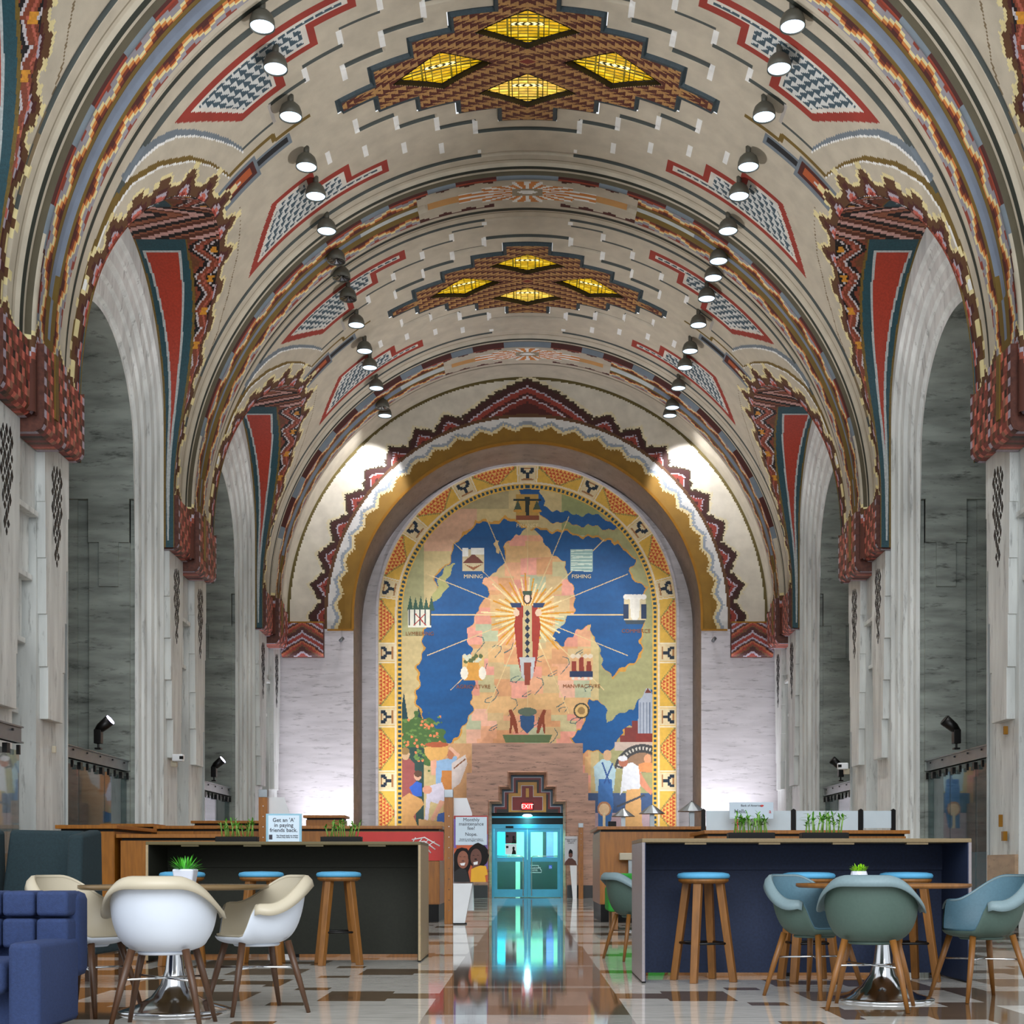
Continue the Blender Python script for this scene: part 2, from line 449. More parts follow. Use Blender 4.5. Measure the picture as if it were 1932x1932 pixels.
def vault_points(S, Y, dr=0.):
    a = np.abs(S); sg = np.sign(S); r = vault_radius(S, Y)+dr
    # S is measured on the plain vault so angle = S/R0
    arc = a < R0*PI/2
    X = np.where(arc, r*np.sin(a/R0), r); Z = np.where(arc, ZS+r*np.cos(a/R0), ZS-(a-R0*PI/2))
    return np.stack([X*np.where(S < 0, -1, 1), Y, Z], -1)

def build_vault():
    def part(y0, y1, h, hs, first=None):
        ny = int(round((y1-y0)/h)); sm = 11.62; ns = int(round(2*sm/hs)); 
        s = np.linspace(-sm, sm, ns+1); y = np.linspace(y0, y1, ny+1)
        S, Y = np.meshgrid(s, y, indexing='ij'); P = vault_points(S, Y)
        Sc, Yc = np.meshgrid((s[1:]+s[:-1])/2, (y[1:]+y[:-1])/2, indexing='ij')
        col, hole = paint_vault(Sc, Yc)
        return P, col, ~hole
    ob = []
    for n, (y0, y1, h, hs) in enumerate([(Y0V, 14.0, .06, .05), (14.0, 26.0, .03, .032), (26.0, FW+.02, .035, .035)]):
        P, c, k = part(y0, y1, h, hs)
        o = grid_obj('ceiling' if n == 0 else 'ceiling_%d' % (n+1), P, c, 'plaster_paint', k); struct(o); ob.append(o)
    return ob
build_vault()

# side vault soffits
def side_soffits():
    for side, nm in ((-1, 'left'), (1, 'right')):
        k = 0
        for C in CEN:
            H = ZB-7.0; Lt = PI/2*RB+H
            n = 300; t = np.linspace(-Lt, Lt, n+1); nw = 56; wv = np.linspace(0, 1, nw+1)
            def prof(t):
                at = np.abs(t); arc = at < PI/2*RB
                y = np.where(arc, RB*np.sin(at/RB), RB); z = np.where(arc, ZB+RB*np.cos(np.minimum(at/RB, PI/2)), ZB-(at-PI/2*RB))
                return y*np.sign(t), z
            yy, zz = prof(t)
            xm = np.where(zz > ZS, np.sqrt(np.maximum(R0**2-(zz-ZS)**2, 0)), R0)-.03
            XO = 6.99
            Wd = XO-xm
            P = np.zeros((n+1, nw+1, 3))
            P[..., 0] = side*(XO-Wd[:, None]*wv[None, :]); P[..., 1] = C+yy[:, None]; P[..., 2] = zz[:, None]
            tc = (t[1:]+t[:-1])/2; W = ((Wd[1:]+Wd[:-1])/2)[:, None]*np.ones((1, nw)); wc = W*((wv[1:]+wv[:-1])/2)[None, :]
            Lc = np.abs(tc)[:, None]*np.ones((1, nw))
            col = np.zeros((n, nw, 3)); col[:] = brown
            # fractional layout: the triangle next to the wall, the woven border next to the vault
            zs = W*np.interp(Lc, [1.0, 4.6], [.60, .92])
            tw = tri_wave(q(Lc, .05), .62); e = q(zs+(W-zs)*(.25+.55*tw), .04); v = q(wc, .04)
            m = wc > zs
            rust = lin((128, 62, 40)); pal2 = np.array([lin((104, 62, 36)), rust, rust, blk, blk, lin((196, 188, 190)), rust, lin((176, 92, 74)), rust, blk, lin((196, 188, 190)), blk])
            kk = np.clip(np.floor((v-e)/.045).astype(int)+6, 0, 11); col[m] = pal2[kk][m]
            bx = np.mod(Lc, .62); col[m & (np.abs(bx-.31) < .06) & (np.abs(v-W+.10) < .05)] = lin((206, 140, 44))
            col[m & (wc < zs+.05)] = olive
            col[(wc <= zs)] = teal
            tri = (wc < zs)
            inner = .17*np.minimum(1, W/1.0)+.02
            hw = zs*.5*.66*(1-(Lc-1.02)/3.75); dc = np.abs(wc-zs*.5)
            col[tri & (dc < hw+.045) & (Lc > .95) & (hw > -.03)] = lin((182, 188, 188))
            col[tri & (dc < hw) & (Lc > 1.02)] = lin((170, 58, 38))
            col[tri & (wc < .06)] = olive
            # crown of the side vault
            tt = tc[:, None]*np.ones((1, nw)); nearh = tt < 0
            cm = np.where(nearh, Lc < .30, Lc < .72)
            nt = nearh & (Lc >= .30) & (Lc < 1.02) & (wc < zs)
            col[nt] = teal; col[nt & (wc > .16) & (wc < zs-.16) & (Lc > .42)] = lin((182, 188, 188)); col[nt & (wc > .2) & (wc < zs-.2) & (Lc > .47)] = lin((170, 62, 42))
            zz2 = q(Lc*1.6+(wc/W)*.9, .07)
            band = np.floor(zz2/.12).astype(int) % 4
            pal = np.array([lin((150, 92, 66)), lin((90, 46, 30)), lin((202, 158, 150)), blk])
            col[cm] = pal[band][cm]
            o = grid_obj('ceiling_side_vault', P, col, 'mosaic_paint'); struct(o)
side_soffits()
# ------------------------------------------------------------------ side walls: arched openings and recesses
def arch_curve(r, zc, C, z0=0., n=40):
    pts = [(C-r, z0)]+[(C-r, z0+(zc-z0)*k/6) for k in range(1, 6)]
    pts += [(C-r*math.cos(PI*k/n), zc+r*math.sin(PI*k/n)) for k in range(n+1)]
    pts += [(C+r, zc-(zc-z0)*k/6) for k in range(1, 6)]+[(C+r, z0)]
    return pts
PROF = [(6.97, 2.66, 9.42), (6.97, 2.64, 9.02), (7.03, 2.60, 9.00), (7.06, 2.50, 8.98), (7.10, 2.48, 8.96), (7.12, 2.34, 8.90),
        (7.19, 2.31, 8.86), (7.21, 2.20, 8.76), (7.26, 2.18, 8.72), (7.28, 2.06, 8.56), (7.34, 2.03, 8.54)]
for side, nm in ((-1, 'left'), (1, 'right')):
    m = MB(); dk = MB()
    for C in CEN:
        rows = []
        for X, r, zc in PROF: rows.append([(side*X, y, z) for y, z in arch_curve(r, zc, C)])
        n = len(rows[0]); vs = [p for r in rows for p in r]
        m.add(vs, [(i*n+k, i*n+k+1, (i+1)*n+k+1, (i+1)*n+k) for i in range(len(rows)-1) for k in range(n-1)])
        # recess beyond: upper part narrower than the foot
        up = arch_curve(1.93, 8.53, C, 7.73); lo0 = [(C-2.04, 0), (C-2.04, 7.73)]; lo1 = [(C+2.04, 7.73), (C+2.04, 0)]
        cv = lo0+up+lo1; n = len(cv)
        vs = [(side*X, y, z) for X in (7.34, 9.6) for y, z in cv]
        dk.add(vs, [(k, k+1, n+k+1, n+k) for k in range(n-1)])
        big = arch_curve(2.06, 8.54, C)
        # flat ring closing between moulding and recess
        sm = [(C-2.04, 0)]+[(C-2.04, 7.73*k/6) for k in range(1, 6)]+[(y, z) for y, z in arch_curve(1.93, 8.53, C, 7.73)[6:-6]]+[(C+2.04, 7.73-7.73*k/6) for k in range(1, 6)]+[(C+2.04, 0)]
        rr = [(side*7.34, y, z) for y, z in arch_curve(2.03, 8.54, C)]+[(side*7.34, y, z) for y, z in sm]
        n2 = len(sm)
        if len(rr) == 2*n2: m.add(rr, [(k, k+1, n2+k+1, n2+k) for k in range(n2-1)])
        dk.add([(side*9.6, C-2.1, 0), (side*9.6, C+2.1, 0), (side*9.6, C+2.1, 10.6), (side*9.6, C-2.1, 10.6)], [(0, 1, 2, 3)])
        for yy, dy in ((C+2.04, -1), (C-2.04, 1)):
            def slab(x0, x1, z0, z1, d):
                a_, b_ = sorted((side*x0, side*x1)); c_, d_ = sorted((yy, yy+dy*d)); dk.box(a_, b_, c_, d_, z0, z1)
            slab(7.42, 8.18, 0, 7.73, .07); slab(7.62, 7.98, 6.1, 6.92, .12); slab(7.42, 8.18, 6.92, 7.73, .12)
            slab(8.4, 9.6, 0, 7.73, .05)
    struct(m.build('wall_'+nm, 'travertine')); struct(dk.build('wall_%s_recess' % nm, 'travertine_shaded'))

# ------------------------------------------------------------------ piers
def corbel_block(y0, y1, xf, zb, name, parent, side, seed):
    rnd = np.random.RandomState(seed)
    pr = [(7.0, zb)]
    rad = .14
    for k in range(7):
        a = PI/2*k/6; pr.append((xf+rad-rad*math.sin(a), zb+rad-rad*math.cos(a)))
    pr += [(xf, zb+.2+.055*k) for k in range(int((8.0-zb-.2)/.055)+1)]
    ny = max(4, int((y1-y0)/.045)); ys = np.linspace(y0, y1, ny+1)
    P = np.array([[(side*x, y, z) for y in ys] for x, z in pr])
    nu = len(pr)-1; col = np.zeros((nu, ny, 3))
    pal = np.array([lin((204, 108, 92)), lin((128, 54, 46)), lin((88, 54, 34)), lin((140, 66, 52)), lin((44, 26, 20)), lin((150, 104, 84))])
    I, J = np.meshgrid(np.arange(nu), np.arange(ny), indexing='ij')
    br = (I//2)*131+(J+(I//2))//2*17
    k = (br*7919+seed*31) % 97
    idx = np.array([0, 1, 2, 3, 1, 0, 2, 5, 4, 1])[k % 10]
    col[:] = pal[idx]
    edge = (J < 2) | (J > ny-3); col[edge & ((I//2) % 2 == 0)] = lin((170, 160, 176)); col[edge & ((I//2) % 2 == 1)] = dred
    o = grid_obj(name, P, col, 'mosaic_paint', parent=parent)
    return o
def pier(P, side, label, foot):
    t = thing('stone_pier', label, 'pier', (0, P, 0))
    def sx(a, b): return tuple(sorted((side*a, side*b)))
    m = MB()
    x0, x1 = sx(7.02, 9.6)
    m.box(x0, x1, -1.62, -.44, 0, 8.3); m.box(x0, x1, .44, 1.62, 0, 8.3)
    x0, x1 = sx(7.5, 9.6); m.box(x0, x1, -.44, .44, 0, 8.3)
    m.build('shaft', 'travertine', t)
    for s in (-1, 1):
        a, b = (.46, 1.46)
        # stepped panel narrowing downwards
        z = [6.98, 6.1, 5.3, 4.5, 3.75, 3.0]; wa = [0, .04, .10, .17, .26]; pts_l = []; pts_r = []
        for k in range(5):
            pts_l += [(a+wa[k]*.5, z[k]), (a+wa[k]*.5, z[k+1])]; pts_r += [(b-wa[k], z[k]), (b-wa[k], z[k+1])]
        poly = pts_l+pts_r[::-1]; poly = [(s*y, zz) for y, zz in poly]
        d0, d1 = sx(6.90, 7.03)
        MB().prism(poly, 'x', d0, d1).build('panel', 'travertine', t, bevel=.008)
        g = MB(); cy = s*(a+b)/2-.02*s
        rows = 13
        for i in range(rows):
            zz = 6.66-i*.112; nrm = (3, 4, 3, 4, 3, 4, 3, 2, 3, 2, 1, 2, 1)[i]
            off = .5*(i % 2)
            for j in range(nrm):
                yy = cy+(j-(nrm-1)/2+off*.0)*.12; hh = .085 if (i+j) % 3 else .055; ww = .042 if (i*3+j) % 4 else .03
                e0, e1 = sx(6.893, 6.905)
                g.prism([(yy-ww, zz), (yy, zz-hh), (yy+ww, zz), (yy, zz+hh)], 'x', e0, e1)
        g.build('grille', 'black_metal', t)
    # cascade of brackets in the channel between the panels
    zt = [6.9, 5.9, 5.0, 4.1, 3.1]; dep = [7.02, 7.10, 7.19, 7.28]
    for k in range(4):
        d0, d1 = sx(dep[k], 7.52); c = MB().box(d0, d1, -.40+.02*k, .40-.02*k, zt[k+1], zt[k]+.02)
        e0, e1 = sx(dep[k]-.05, 7.5); c.box(e0, e1, -.41+.02*k, .41-.02*k, zt[k+1]-.05, zt[k+1]+.03)
        c.build('bracket', 'travertine', t, bevel=.01)
    for s in (-1, 1):
        y0, y1 = sorted((s*.47, s*1.55)); corbel_block(y0, y1, 6.70, 6.98, 'corbel', t, side, int(P*3+s+side*5) % 89+3)
        cap = MB()
        prf = [(7.0, 6.98), (6.84, 6.98), (6.74, 7.02), (6.70, 7.12), (6.70, 8.02), (7.0, 8.02)]
        for ye in (y0, y1): MB().add([(side*x, ye, z) for x, z in prf], [tuple(range(6))]).build('corbel_cheek', 'corbel_brick', t)
    corbel_block(-.44, .44, 6.58, 6.80, 'corbel_centre', t, side, int(P) % 71+5)
    cap = MB(); prf = [(7.0, 6.80), (6.72, 6.80), (6.62, 6.84), (6.58, 6.94), (6.58, 8.0), (7.0, 8.0)]
    for ye in (-.44, .44): MB().add([(side*x, ye, z) for x, z in prf], [tuple(range(6))]).build('corbel_cheek', 'corbel_brick', t)
    st = MB(); d0, d1 = sx(6.56, 6.60); st.box(d0, d1, -.06, .06, 7.1, 8.0); st.build('corbel_rib', 'olive_gold', t)
    if foot:
        d0, d1 = sx(6.97, 7.03); box('plinth', 'travertine_plinth', t, d0, d1, -1.60, -.46, .34, 1.05); box('plinth', 'travertine_plinth', t, d0, d1, .46, 1.60, .34, 1.05); d0, d1 = sx(6.96, 7.03); box('base_course', 'black_stone', t, d0, d1, -1.61, -.45, 0, .34); box('base_course', 'black_stone', t, d0, d1, .45, 1.61, 0, .34)
    return t
mat('corbel_brick', (92, 50, 38), .6, var=.4, scale=14)
mat('olive_gold', (120, 96, 36), .4, .4)
mat('travertine_plinth', (178, 150, 122), .45, var=.2, scale=2, detail=8, stretch=(1, 1, 3), spots=.4)
ordn = ['nearest the camera', 'second from the camera', 'beside the mural wall']
for side, sn in ((-1, 'left'), (1, 'right')):
    for i in (1, 2, 3):
        pier(PIE[i], side, 'pale travertine pier with pierced grilles and red brick corbel, %s wall, %s' % (sn, ordn[i-1]), True)

# ------------------------------------------------------------------ far wall, painted
def paint_far(x, z):
    col = np.zeros(x.shape+(3,)); col[:] = lin((210, 204, 190))
    u0 = np.arctan2(np.abs(x), z-7.95); rho = np.hypot(x, z-7.95)
    low = z < 7.95; rho = np.where(low, np.abs(x), rho); u0 = np.where(low, PI/2+(7.95-z)/5.9, u0)
    uu = u0*5.9
    def put(m, c): col[m] = c
    put(rho > 6.72, lin((96, 84, 40)))
    put(rho > 6.84, lin((220, 214, 200)))
    st = .045
    # red stepped crests; a tall one at the top
    big0 = 1.86; per = (PI/2*5.9-big0)/8.5
    v = q(rho-5.74, st)
    ub = q(uu, st)
    hb = q(.18+.82*(1-ub/big0), st)
    t = ub-big0; hs = q(.10+.34*tri_wave(t, per)*0+.36*(1-tri_wave(t, per)), st)
    h = np.where(uu < big0, np.maximum(hb, .1), hs)
    m = (rho > 5.74)
    put(m & (v < h+.13), lin((150, 138, 90))); put(m & (v < h+.10), lin((214, 204, 170)))
    put(m & (v < h+.045), lin((62, 46, 28))); put(m & (v < h-.04), lin((62, 26, 24)))
    inner = np.where(uu < big0, hb*1.0, hs)
    put(m & (v < inner-.20), lav); put(m & (v < inner-.26), lin((142, 56, 44))); put(m & (v < inner-.38), dred)
    put(m & (uu < big0) & (v < inner-.46), lin((190, 180, 190))); put(m & (uu < big0) & (v < inner-.52), lin((120, 44, 34))); put(m & (uu < big0) & (v < inner-.66), dred)
    put((rho > 5.66) & (rho <= 5.75), lin((92, 62, 34)))
    # pale band with a grey stepped line, then gold
    put(rho <= 5.66, lin((214, 214, 212)))
    pg = PI/2*5.3/12.5; ug = q(u0*5.3, st); hg = q(.30+.16*(1-tri_wave(ug+pg/2, pg)), st); r = q(rho-4.92, st)
    put((rho <= 5.66) & (r < hg+.19), lin((150, 160, 172))); put((rho <= 5.66) & (r < hg+.11), lin((222, 206, 160))); put((rho <= 5.66) & (r < hg+.03), lin((140, 104, 30)))
    put(rho < 4.96, lin((200, 160, 60)))
    return col, rho
h_ = .035
x = np.linspace(-7.0, 7.0, 401); z = np.linspace(7.61, 14.9, 209)
X, Z = np.meshgrid(x, z, indexing='ij'); P = np.stack([X, np.full_like(X, FW), Z], -1)
rho_v = np.where(Z < 7.95, np.abs(X), np.hypot(X, Z-7.95))
# snap the inner edge of the opening onto the arch
near_ = np.abs(rho_v-4.92) < .03
ang_ = np.arctan2(X, Z-7.95)
up_ = Z >= 7.95
P[..., 0] = np.where(near_ & up_, 4.92*np.sin(ang_), P[..., 0]); P[..., 2] = np.where(near_ & up_, 7.95+4.92*np.cos(ang_), P[..., 2])
Xc, Zc = np.meshgrid((x[1:]+x[:-1])/2, (z[1:]+z[:-1])/2, indexing='ij')
col, rho = paint_far(Xc, Zc)
o = grid_obj('wall_back', P, col, 'mosaic_gold_paint' if 0 else 'plaster_paint', rho > 4.91); struct(o)
m = MB()
for s in (-1, 1):
    a, b = sorted((s*4.92, s*9.6)); m.add([(a, FW, 0), (b, FW, 0), (b, FW, 7.61), (a, FW, 7.61)], [(0, 1, 2, 3)])
struct(m.build('wall_back_flank', 'travertine_wall'))
m = MB()
for s in (-1, 1):
    a, b = sorted((s*4.92, s*5.66)); m.box(a, b, FW-.035, FW, 7.56, 7.61)
struct(m.build('trim_1', 'gold_line'))
# reveal of the great niche
cv = arch_curve(4.92, 7.95, 0, 0, 64); n = len(cv); m = MB()
vs = [(y, Y, z) for Y in (FW, 39.42) for y, z in cv]
m.add(vs, [(k, k+1, n+k+1, n+k) for k in range(n-1)], True)
struct(m.build('wall_back_reveal', 'travertine_reveal_shaded'))
m = MB(); m.add([(a_, 39.42, b_) for a_, b_ in ((-5.2, 0), (-1.07, 0), (-1.07, 2.6), (1.07, 2.6), (1.07, 0), (5.2, 0), (5.2, 13.2), (-1.07, 13.2), (-5.2, 13.2), (1.07, 13.2))], [(0, 1, 2, 7, 8), (2, 3, 9, 7), (4, 5, 6, 9, 3)])
struct(m.build('wall_back_niche', 'travertine_wall'))
# raised arris round the opening
m = MB(); ring = []
for r, dY in ((4.90, .0), (4.90, -.05), (4.97, -.05), (4.97, 0)):
    ring.append([(y, FW+dY, z) for y, z in arch_curve(r, 7.95, 0, 7.61, 64)])
n = len(ring[0]); vs = [p for r in ring for p in r]
m.add(vs, [(i*n+k, i*n+k+1, (i+1)*n+k+1, (i+1)*n+k) for i in range(3) for k in range(n-1)])
struct(m.build('trim_2', 'gold_line'))
# corbels on the far wall with stepped chevrons
for s, sn in ((-1, 'left'), (1, 'right')):
    nx, nz = 42, 34
    xs = np.linspace(s*5.74, s*6.92, nx+1); zs = np.linspace(6.80, 7.76, nz+1)
    X, Z = np.meshgrid(xs, zs, indexing='ij')
    bulge = .26-.10*np.clip((7.0-Z)/.2, 0, 1)**2
    P = np.stack([X, FW-bulge, Z], -1)
    Xc, Zc = np.meshgrid((xs[1:]+xs[:-1])/2, (zs[1:]+zs[:-1])/2, indexing='ij')
    v = q(Zc-6.8, .03)+q(np.abs(np.abs(Xc)-6.33), .03)*.62
    band = np.floor(v/.055).astype(int) % 10
    pal = np.array([red, red, lav, dred, dred, lin((110, 70, 36)), red, lin((180, 100, 60)), dred, lav])
    t = thing('wall_corbel', 'painted corbel with stepped red and lilac chevrons, %s of the mural niche' % sn, 'corbel', (0, 0, 0))
    grid_obj('face', P, pal[band], 'mosaic_paint', parent=t)
    a, b = sorted((s*5.74, s*6.92))
    MB().box(a, b, FW-.15, FW-.001, 6.80, 7.75).build('body', 'corbel_brick', t)
    MB().box(a, b, FW-.262, FW-.1, 7.74, 7.78).build('ledge', 'gold_line', t)

# ------------------------------------------------------------------ portal and door
m = MB()
def half(s):
    pts = [(s*1.08, 0), (s*1.08, 2.73), (s*.79, 2.73), (s*.79, 3.15), (s*.535, 3.15), (s*.535, 3.56), (0, 3.56), (0, 4.38), (s*1.57, 4.38),
           (s*1.57, 3.54), (s*1.72, 3.54), (s*1.72, 2.76), (s*1.92, 2.76), (s*1.92, 0)]
    return pts if s > 0 else pts[::-1]
m.prism(half(1), 'y', FW-.02, 39.30); m.prism(half(-1), 'y', FW-.02, 39.30)
t = thing('stone_portal', 'pinkish travertine portal block with stepped opening over the blue doors', 'portal')
m.build('block', 'travertine_portal', t)
m = MB()
def steps(k, zlift=0):      # outline of the stepped opening shrunk by k
    return [(-1.08+k, 0), (-1.08+k, 2.73-k), (-.79+k, 2.73-k), (-.79+k, 3.15-k), (-.535+k, 3.15-k), (-.535+k, 3.56-k), (.535-k, 3.56-k), (.535-k, 3.15-k), (.79-k, 3.15-k), (.79-k, 2.73-k), (1.08-k, 2.73-k), (1.08-k, 0)]
o1 = steps(0); o2 = steps(.07); n = len(o1)
vs = [(x, FW-.06, z) for x, z in o1]+[(x, FW+.10, z) for x, z in o2]+[(x, FW-.02, z) for x, z in steps(-.03)]
m.add(vs, [(k, k+1, n+k+1, n+k) for k in range(n-1)]+[(k, k+1, 2*n+k+1, 2*n+k) for k in range(n-1)])
m.build('moulding', 'travertine_portal', t)
# black base stones either side
m = MB()
for a, b in ((-1.92, -1.12), (1.12, 1.92)): m.box(a, b, FW-.05, FW-.02, 0, .36)
struct(m.build('baseboard_back', 'black_stone'))
# tympanum
t = thing('tympanum_panel', 'stepped blue, maroon and gold panel above the blue doors', 'panel')
cols = [('slate_blue', (62, 88, 108), .0), ('lav_line', (196, 190, 204), .125), ('maroon_a', (118, 22, 18), .145), ('black_a', (16, 10, 10), .205), ('ochre_a', (196, 146, 58), .265), ('lav_b', (208, 198, 196), .355), ('maroon_b', (124, 24, 18), .375)]
yy = FW+.26
for i, (nm, c, k) in enumerate(cols):
    mat('tymp_'+nm, c, .45, var=.08)
    ss = [p for p in steps(k)]
    zb = 2.42+.0*i
    pts = [(x, max(z, zb)) for x, z in ss]
    if i >= 4: # free-standing inner T shape
        kk = k
        pts = [(-1.08+kk-.02+.3, 2.44+(kk-.265)*.5), (-1.08+kk+.28, 2.98-(kk-.265)*1.0), (-.535+kk, 2.98-(kk-.265)), (-.535+kk, 3.56-kk), (.535-kk, 3.56-kk), (.535-kk, 2.98-(kk-.265)), (1.08-kk-.28, 2.98-(kk-.265)), (1.08-kk-.28, 2.44+(kk-.265)*.5)]
    MB().prism(pts, 'y', yy-.006*i-.006, yy+.0).build('field', 'tymp_'+nm, t)
mat('tymp_ochre', (196, 146, 58), .45)
MB().prism([(-.045, 2.86), (-.045, 3.12), (.045, 3.12), (.045, 2.86)], 'y', yy-.06, yy).build('field', 'tymp_ochre', t)
t = thing('exit_sign', 'small red illuminated sign reading EXIT over the doors', 'sign', (0, FW+.16, 2.50))
box('housing', 'black_plastic', t, -.17, .17, -.03, .09, -.01, .22)
box('face', 'exit_red', t, -.15, .15, -.04, -.03, .01, .20)
text_obj('lettering', 'EXIT', .17, (0, -.042, .045), 'white_emit', t)
# door
DY = FW+.42
t = thing('entrance_door', 'turquoise painted double glass door at the end of the aisle', 'door', (0, DY, 0))
box('lintel', 'door_blue', t, -.955, .955, -.05, .06, 1.98, 2.10)
box('transom', 'vestibule_dark', t, -1.079, 1.079, .02, .05, 2.10, 2.72)
box('head_rail', 'door_blue', t, -1.079, 1.079, -.03, .02, 2.28, 2.33)
for s in (-1, 1):
    a, b = sorted((s*1.079, s*.955)); box('jamb', 'door_blue', t, a, b, -.05, .06, 0, 2.1)
    lf = MB(); x0, x1 = sorted((s*.005, s*.95))
    lf.box(x0, x0+.09, -.03, .02, .02, 1.98).box(x1-.09, x1, -.03, .02, .02, 1.98)
    lf.box(x0+.09, x1-.09, -.03, .02, 1.88, 1.98).box(x0+.09, x1-.09, -.03, .02, 1.03, 1.16).box(x0+.09, x1-.09, -.03, .02, .02, .24)
    L_ = lf.build('leaf', 'door_blue', t)
    MB().box(x0+.09, x1-.09, -.008, 0, 1.16, 1.88).box(x0+.09, x1-.09, -.008, 0, .24, 1.03).build('pane', 'glass_clear', L_)
    xh = s*.12; MB().tube([(xh, -.09, .05), (xh, -.09, 1.15), (xh+s*.04, -.09, 1.19), (s*.86, -.09, 1.19)], .014).build('handle', 'chrome', L_)
    # closer black box
box('closer', 'black_plastic', t, -.62, -.40, -.07, -.03, 1.99, 2.05)
for i, (z0, z1, lab) in enumerate(((1.55, 1.88, 'upper'), (1.24, 1.54, 'lower'))):
    p = thing('notice', 'small printed notice with a photo on the left door pane, %s one' % lab, 'notice', (-.47, DY-.035, z0))
    box('sheet', 'white_plastic' if i else 'print_maroon' if 'print_maroon' in MATS else 'white_plastic', p, -.16, .16, -.002, .0, 0, z1-z0)
    MB().prism([(.02, 0), (.15, 0), (.13, .10), (.10, .13), (.11, .2), (.07, .23), (.04, .19), (.05, .12)], 'y', -.005, -.002).build('portrait', 'black_plastic', p)
    MB().box(-.14, -.07, -.005, -.002, .18, .24).build('logo', 'black_plastic', p)
# white outlined notice on the lower right pane
p = thing('door_decal', 'white outlined decal on the lower right door pane', 'decal', (.22, DY-.012, .72))
o1 = [(-.16, 0), (.18, 0), (.18, .08), (.15, .08), (.15, .14), (.10, .14), (.10, .20), (-.16, .20)]
m = MB()
for (a, b), (c, d) in zip(o1, o1[1:]+o1[:1]): m.tube([(a, -.004, b), (c, -.004, d)], .008, 4)
m.build('outline', 'white_plastic', p)
text_obj('lettering', 'GARDEN\nLEVEL', .062, (0, -.004, .105), 'white_plastic', p)
p = thing('access_symbol', 'blue wheelchair symbol on the right door pane', 'symbol', (.66, DY-.012, .83))
mat('sym_blue', (40, 90, 210), .4, emit=(40, 90, 210), es=.3)
box('plate', 'sym_blue', p, -.045, .045, -.003, 0, 0, .10)
MB().tube([(-.01, -.005, .08), (-.01, -.005, .05), (.02, -.005, .045), (.03, -.005, .02)], .006, 5).tube([(-.01+.022*math.cos(a*.5), -.005, .032+.022*math.sin(a*.5)) for a in range(4, 13)], .004, 5).build('figure', 'white_plastic', p)
# vestibule
m = MB(); m.add([(-1.07, DY+.06, 0), (-1.07, 41.5, 0), (-1.07, 41.5, 2.6), (-1.07, DY+.06, 2.6)], [(0, 1, 2, 3)])
m.add([(1.07, DY+.06, 0), (1.07, 41.5, 0), (1.07, 41.5, 2.6), (1.07, DY+.06, 2.6)], [(0, 1, 2, 3)])
m.add([(-1.07, 41.5, 0), (1.07, 41.5, 0), (1.07, 41.5, 2.6), (-1.07, 41.5, 2.6)], [(0, 1, 2, 3)])
m.add([(-1.07, DY+.06, 2.6), (1.07, DY+.06, 2.6), (1.07, 41.5, 2.6), (-1.07, 41.5, 2.6)], [(0, 1, 2, 3)])
struct(m.build('wall_vestibule', 'vestibule'))
m = MB(); m.add([(-1.07, DY-.5, 0.002), (1.07, DY-.5, 0.002), (1.07, 41.5, 0.002), (-1.07, 41.5, 0.002)], [(0, 1, 2, 3)])
struct(m.build('floor_vestibule', 'floor_plain'))
t = thing('inner_screen', 'dark timber screen with bright gap behind the blue doors', 'screen', (0, 40.4, 0))
MB().box(-1.05, -.36, 0, .06, 0, 1.10).build('board', 'vestibule_dark', t); box('board', 'vestibule_dark', t, -.22, 1.05, 0, .06, 0, 1.10); box('board', 'vestibule_dark', t, .47, .58, 0, .06, 1.1, 2.3); box('leaf', 'door_blue', t, -1.05, -.62, 0, .05, 1.1, 2.3)
box('leaf', 'violet_panel', t, .58, .80, -.02, .05, 1.1, 2.3)
t = thing('vestibule_lamp', 'bright white ceiling lamp glowing above the blue doors', 'lamp', (0, FW+.2, 2.40))
MB().lathe([(.02, -.10), (.13, -.09), (.15, -.06), (.10, -.02)], 20).build('diffuser', 'lamp_glow', t)
light('POINT', 'vestibule_bulb', (-.3, 39.4, 2.2), 230, (.45, .92, 1), shadow_soft_size=.15)
light('POINT', 'door_bulb', (0, FW+.2, 2.24), 10, (.25, .9, 1), shadow_soft_size=.08)
# arched glazing is not visible here; floor
def paint_floor(x, y):
    col = np.zeros(x.shape+(3,)); col[:] = lin((112, 90, 68))
    lt = lin((212, 208, 200)); ax = np.abs(x); u = ax-.585
    def put(m, c): col[m] = c
    for k in range(5):
        off = k*1.55; v = np.mod(y-8.71+(PITCH and (k % 2)*1.035), 2.07)
        dd = np.minimum(v-.33, 2.07-v)
        w_ = np.where(dd < 0, 0, np.where(dd < .16, .34, np.where(dd < .46, .80, 1.30 if k else 1.22)))
        uu = np.abs(u-off) if k else u
        if k: w_ = w_*.6
        put((u > 0) & (uu < w_), lt)
        if k: put((u > 0) & (uu < .30) & (dd > .55), lin((132, 112, 92)))
    put((u > 6.0), lin((168, 160, 150)))
    s = u < 0
    put(s, lin((100, 78, 58)))
    put(s & (np.mod(y, 2.07) < .9) & (ax < .40), lin((126, 108, 94)))
    put(s & (np.mod(y+.9, 2.07) < .16), lin((150, 140, 130)))
    put(s & (y < 7.74), lin((170, 164, 158)))
    # joints
    put((np.mod(y, .69) < .02) & (u > 0), col[(np.mod(y, .69) < .02) & (u > 0)]*.8)
    return col
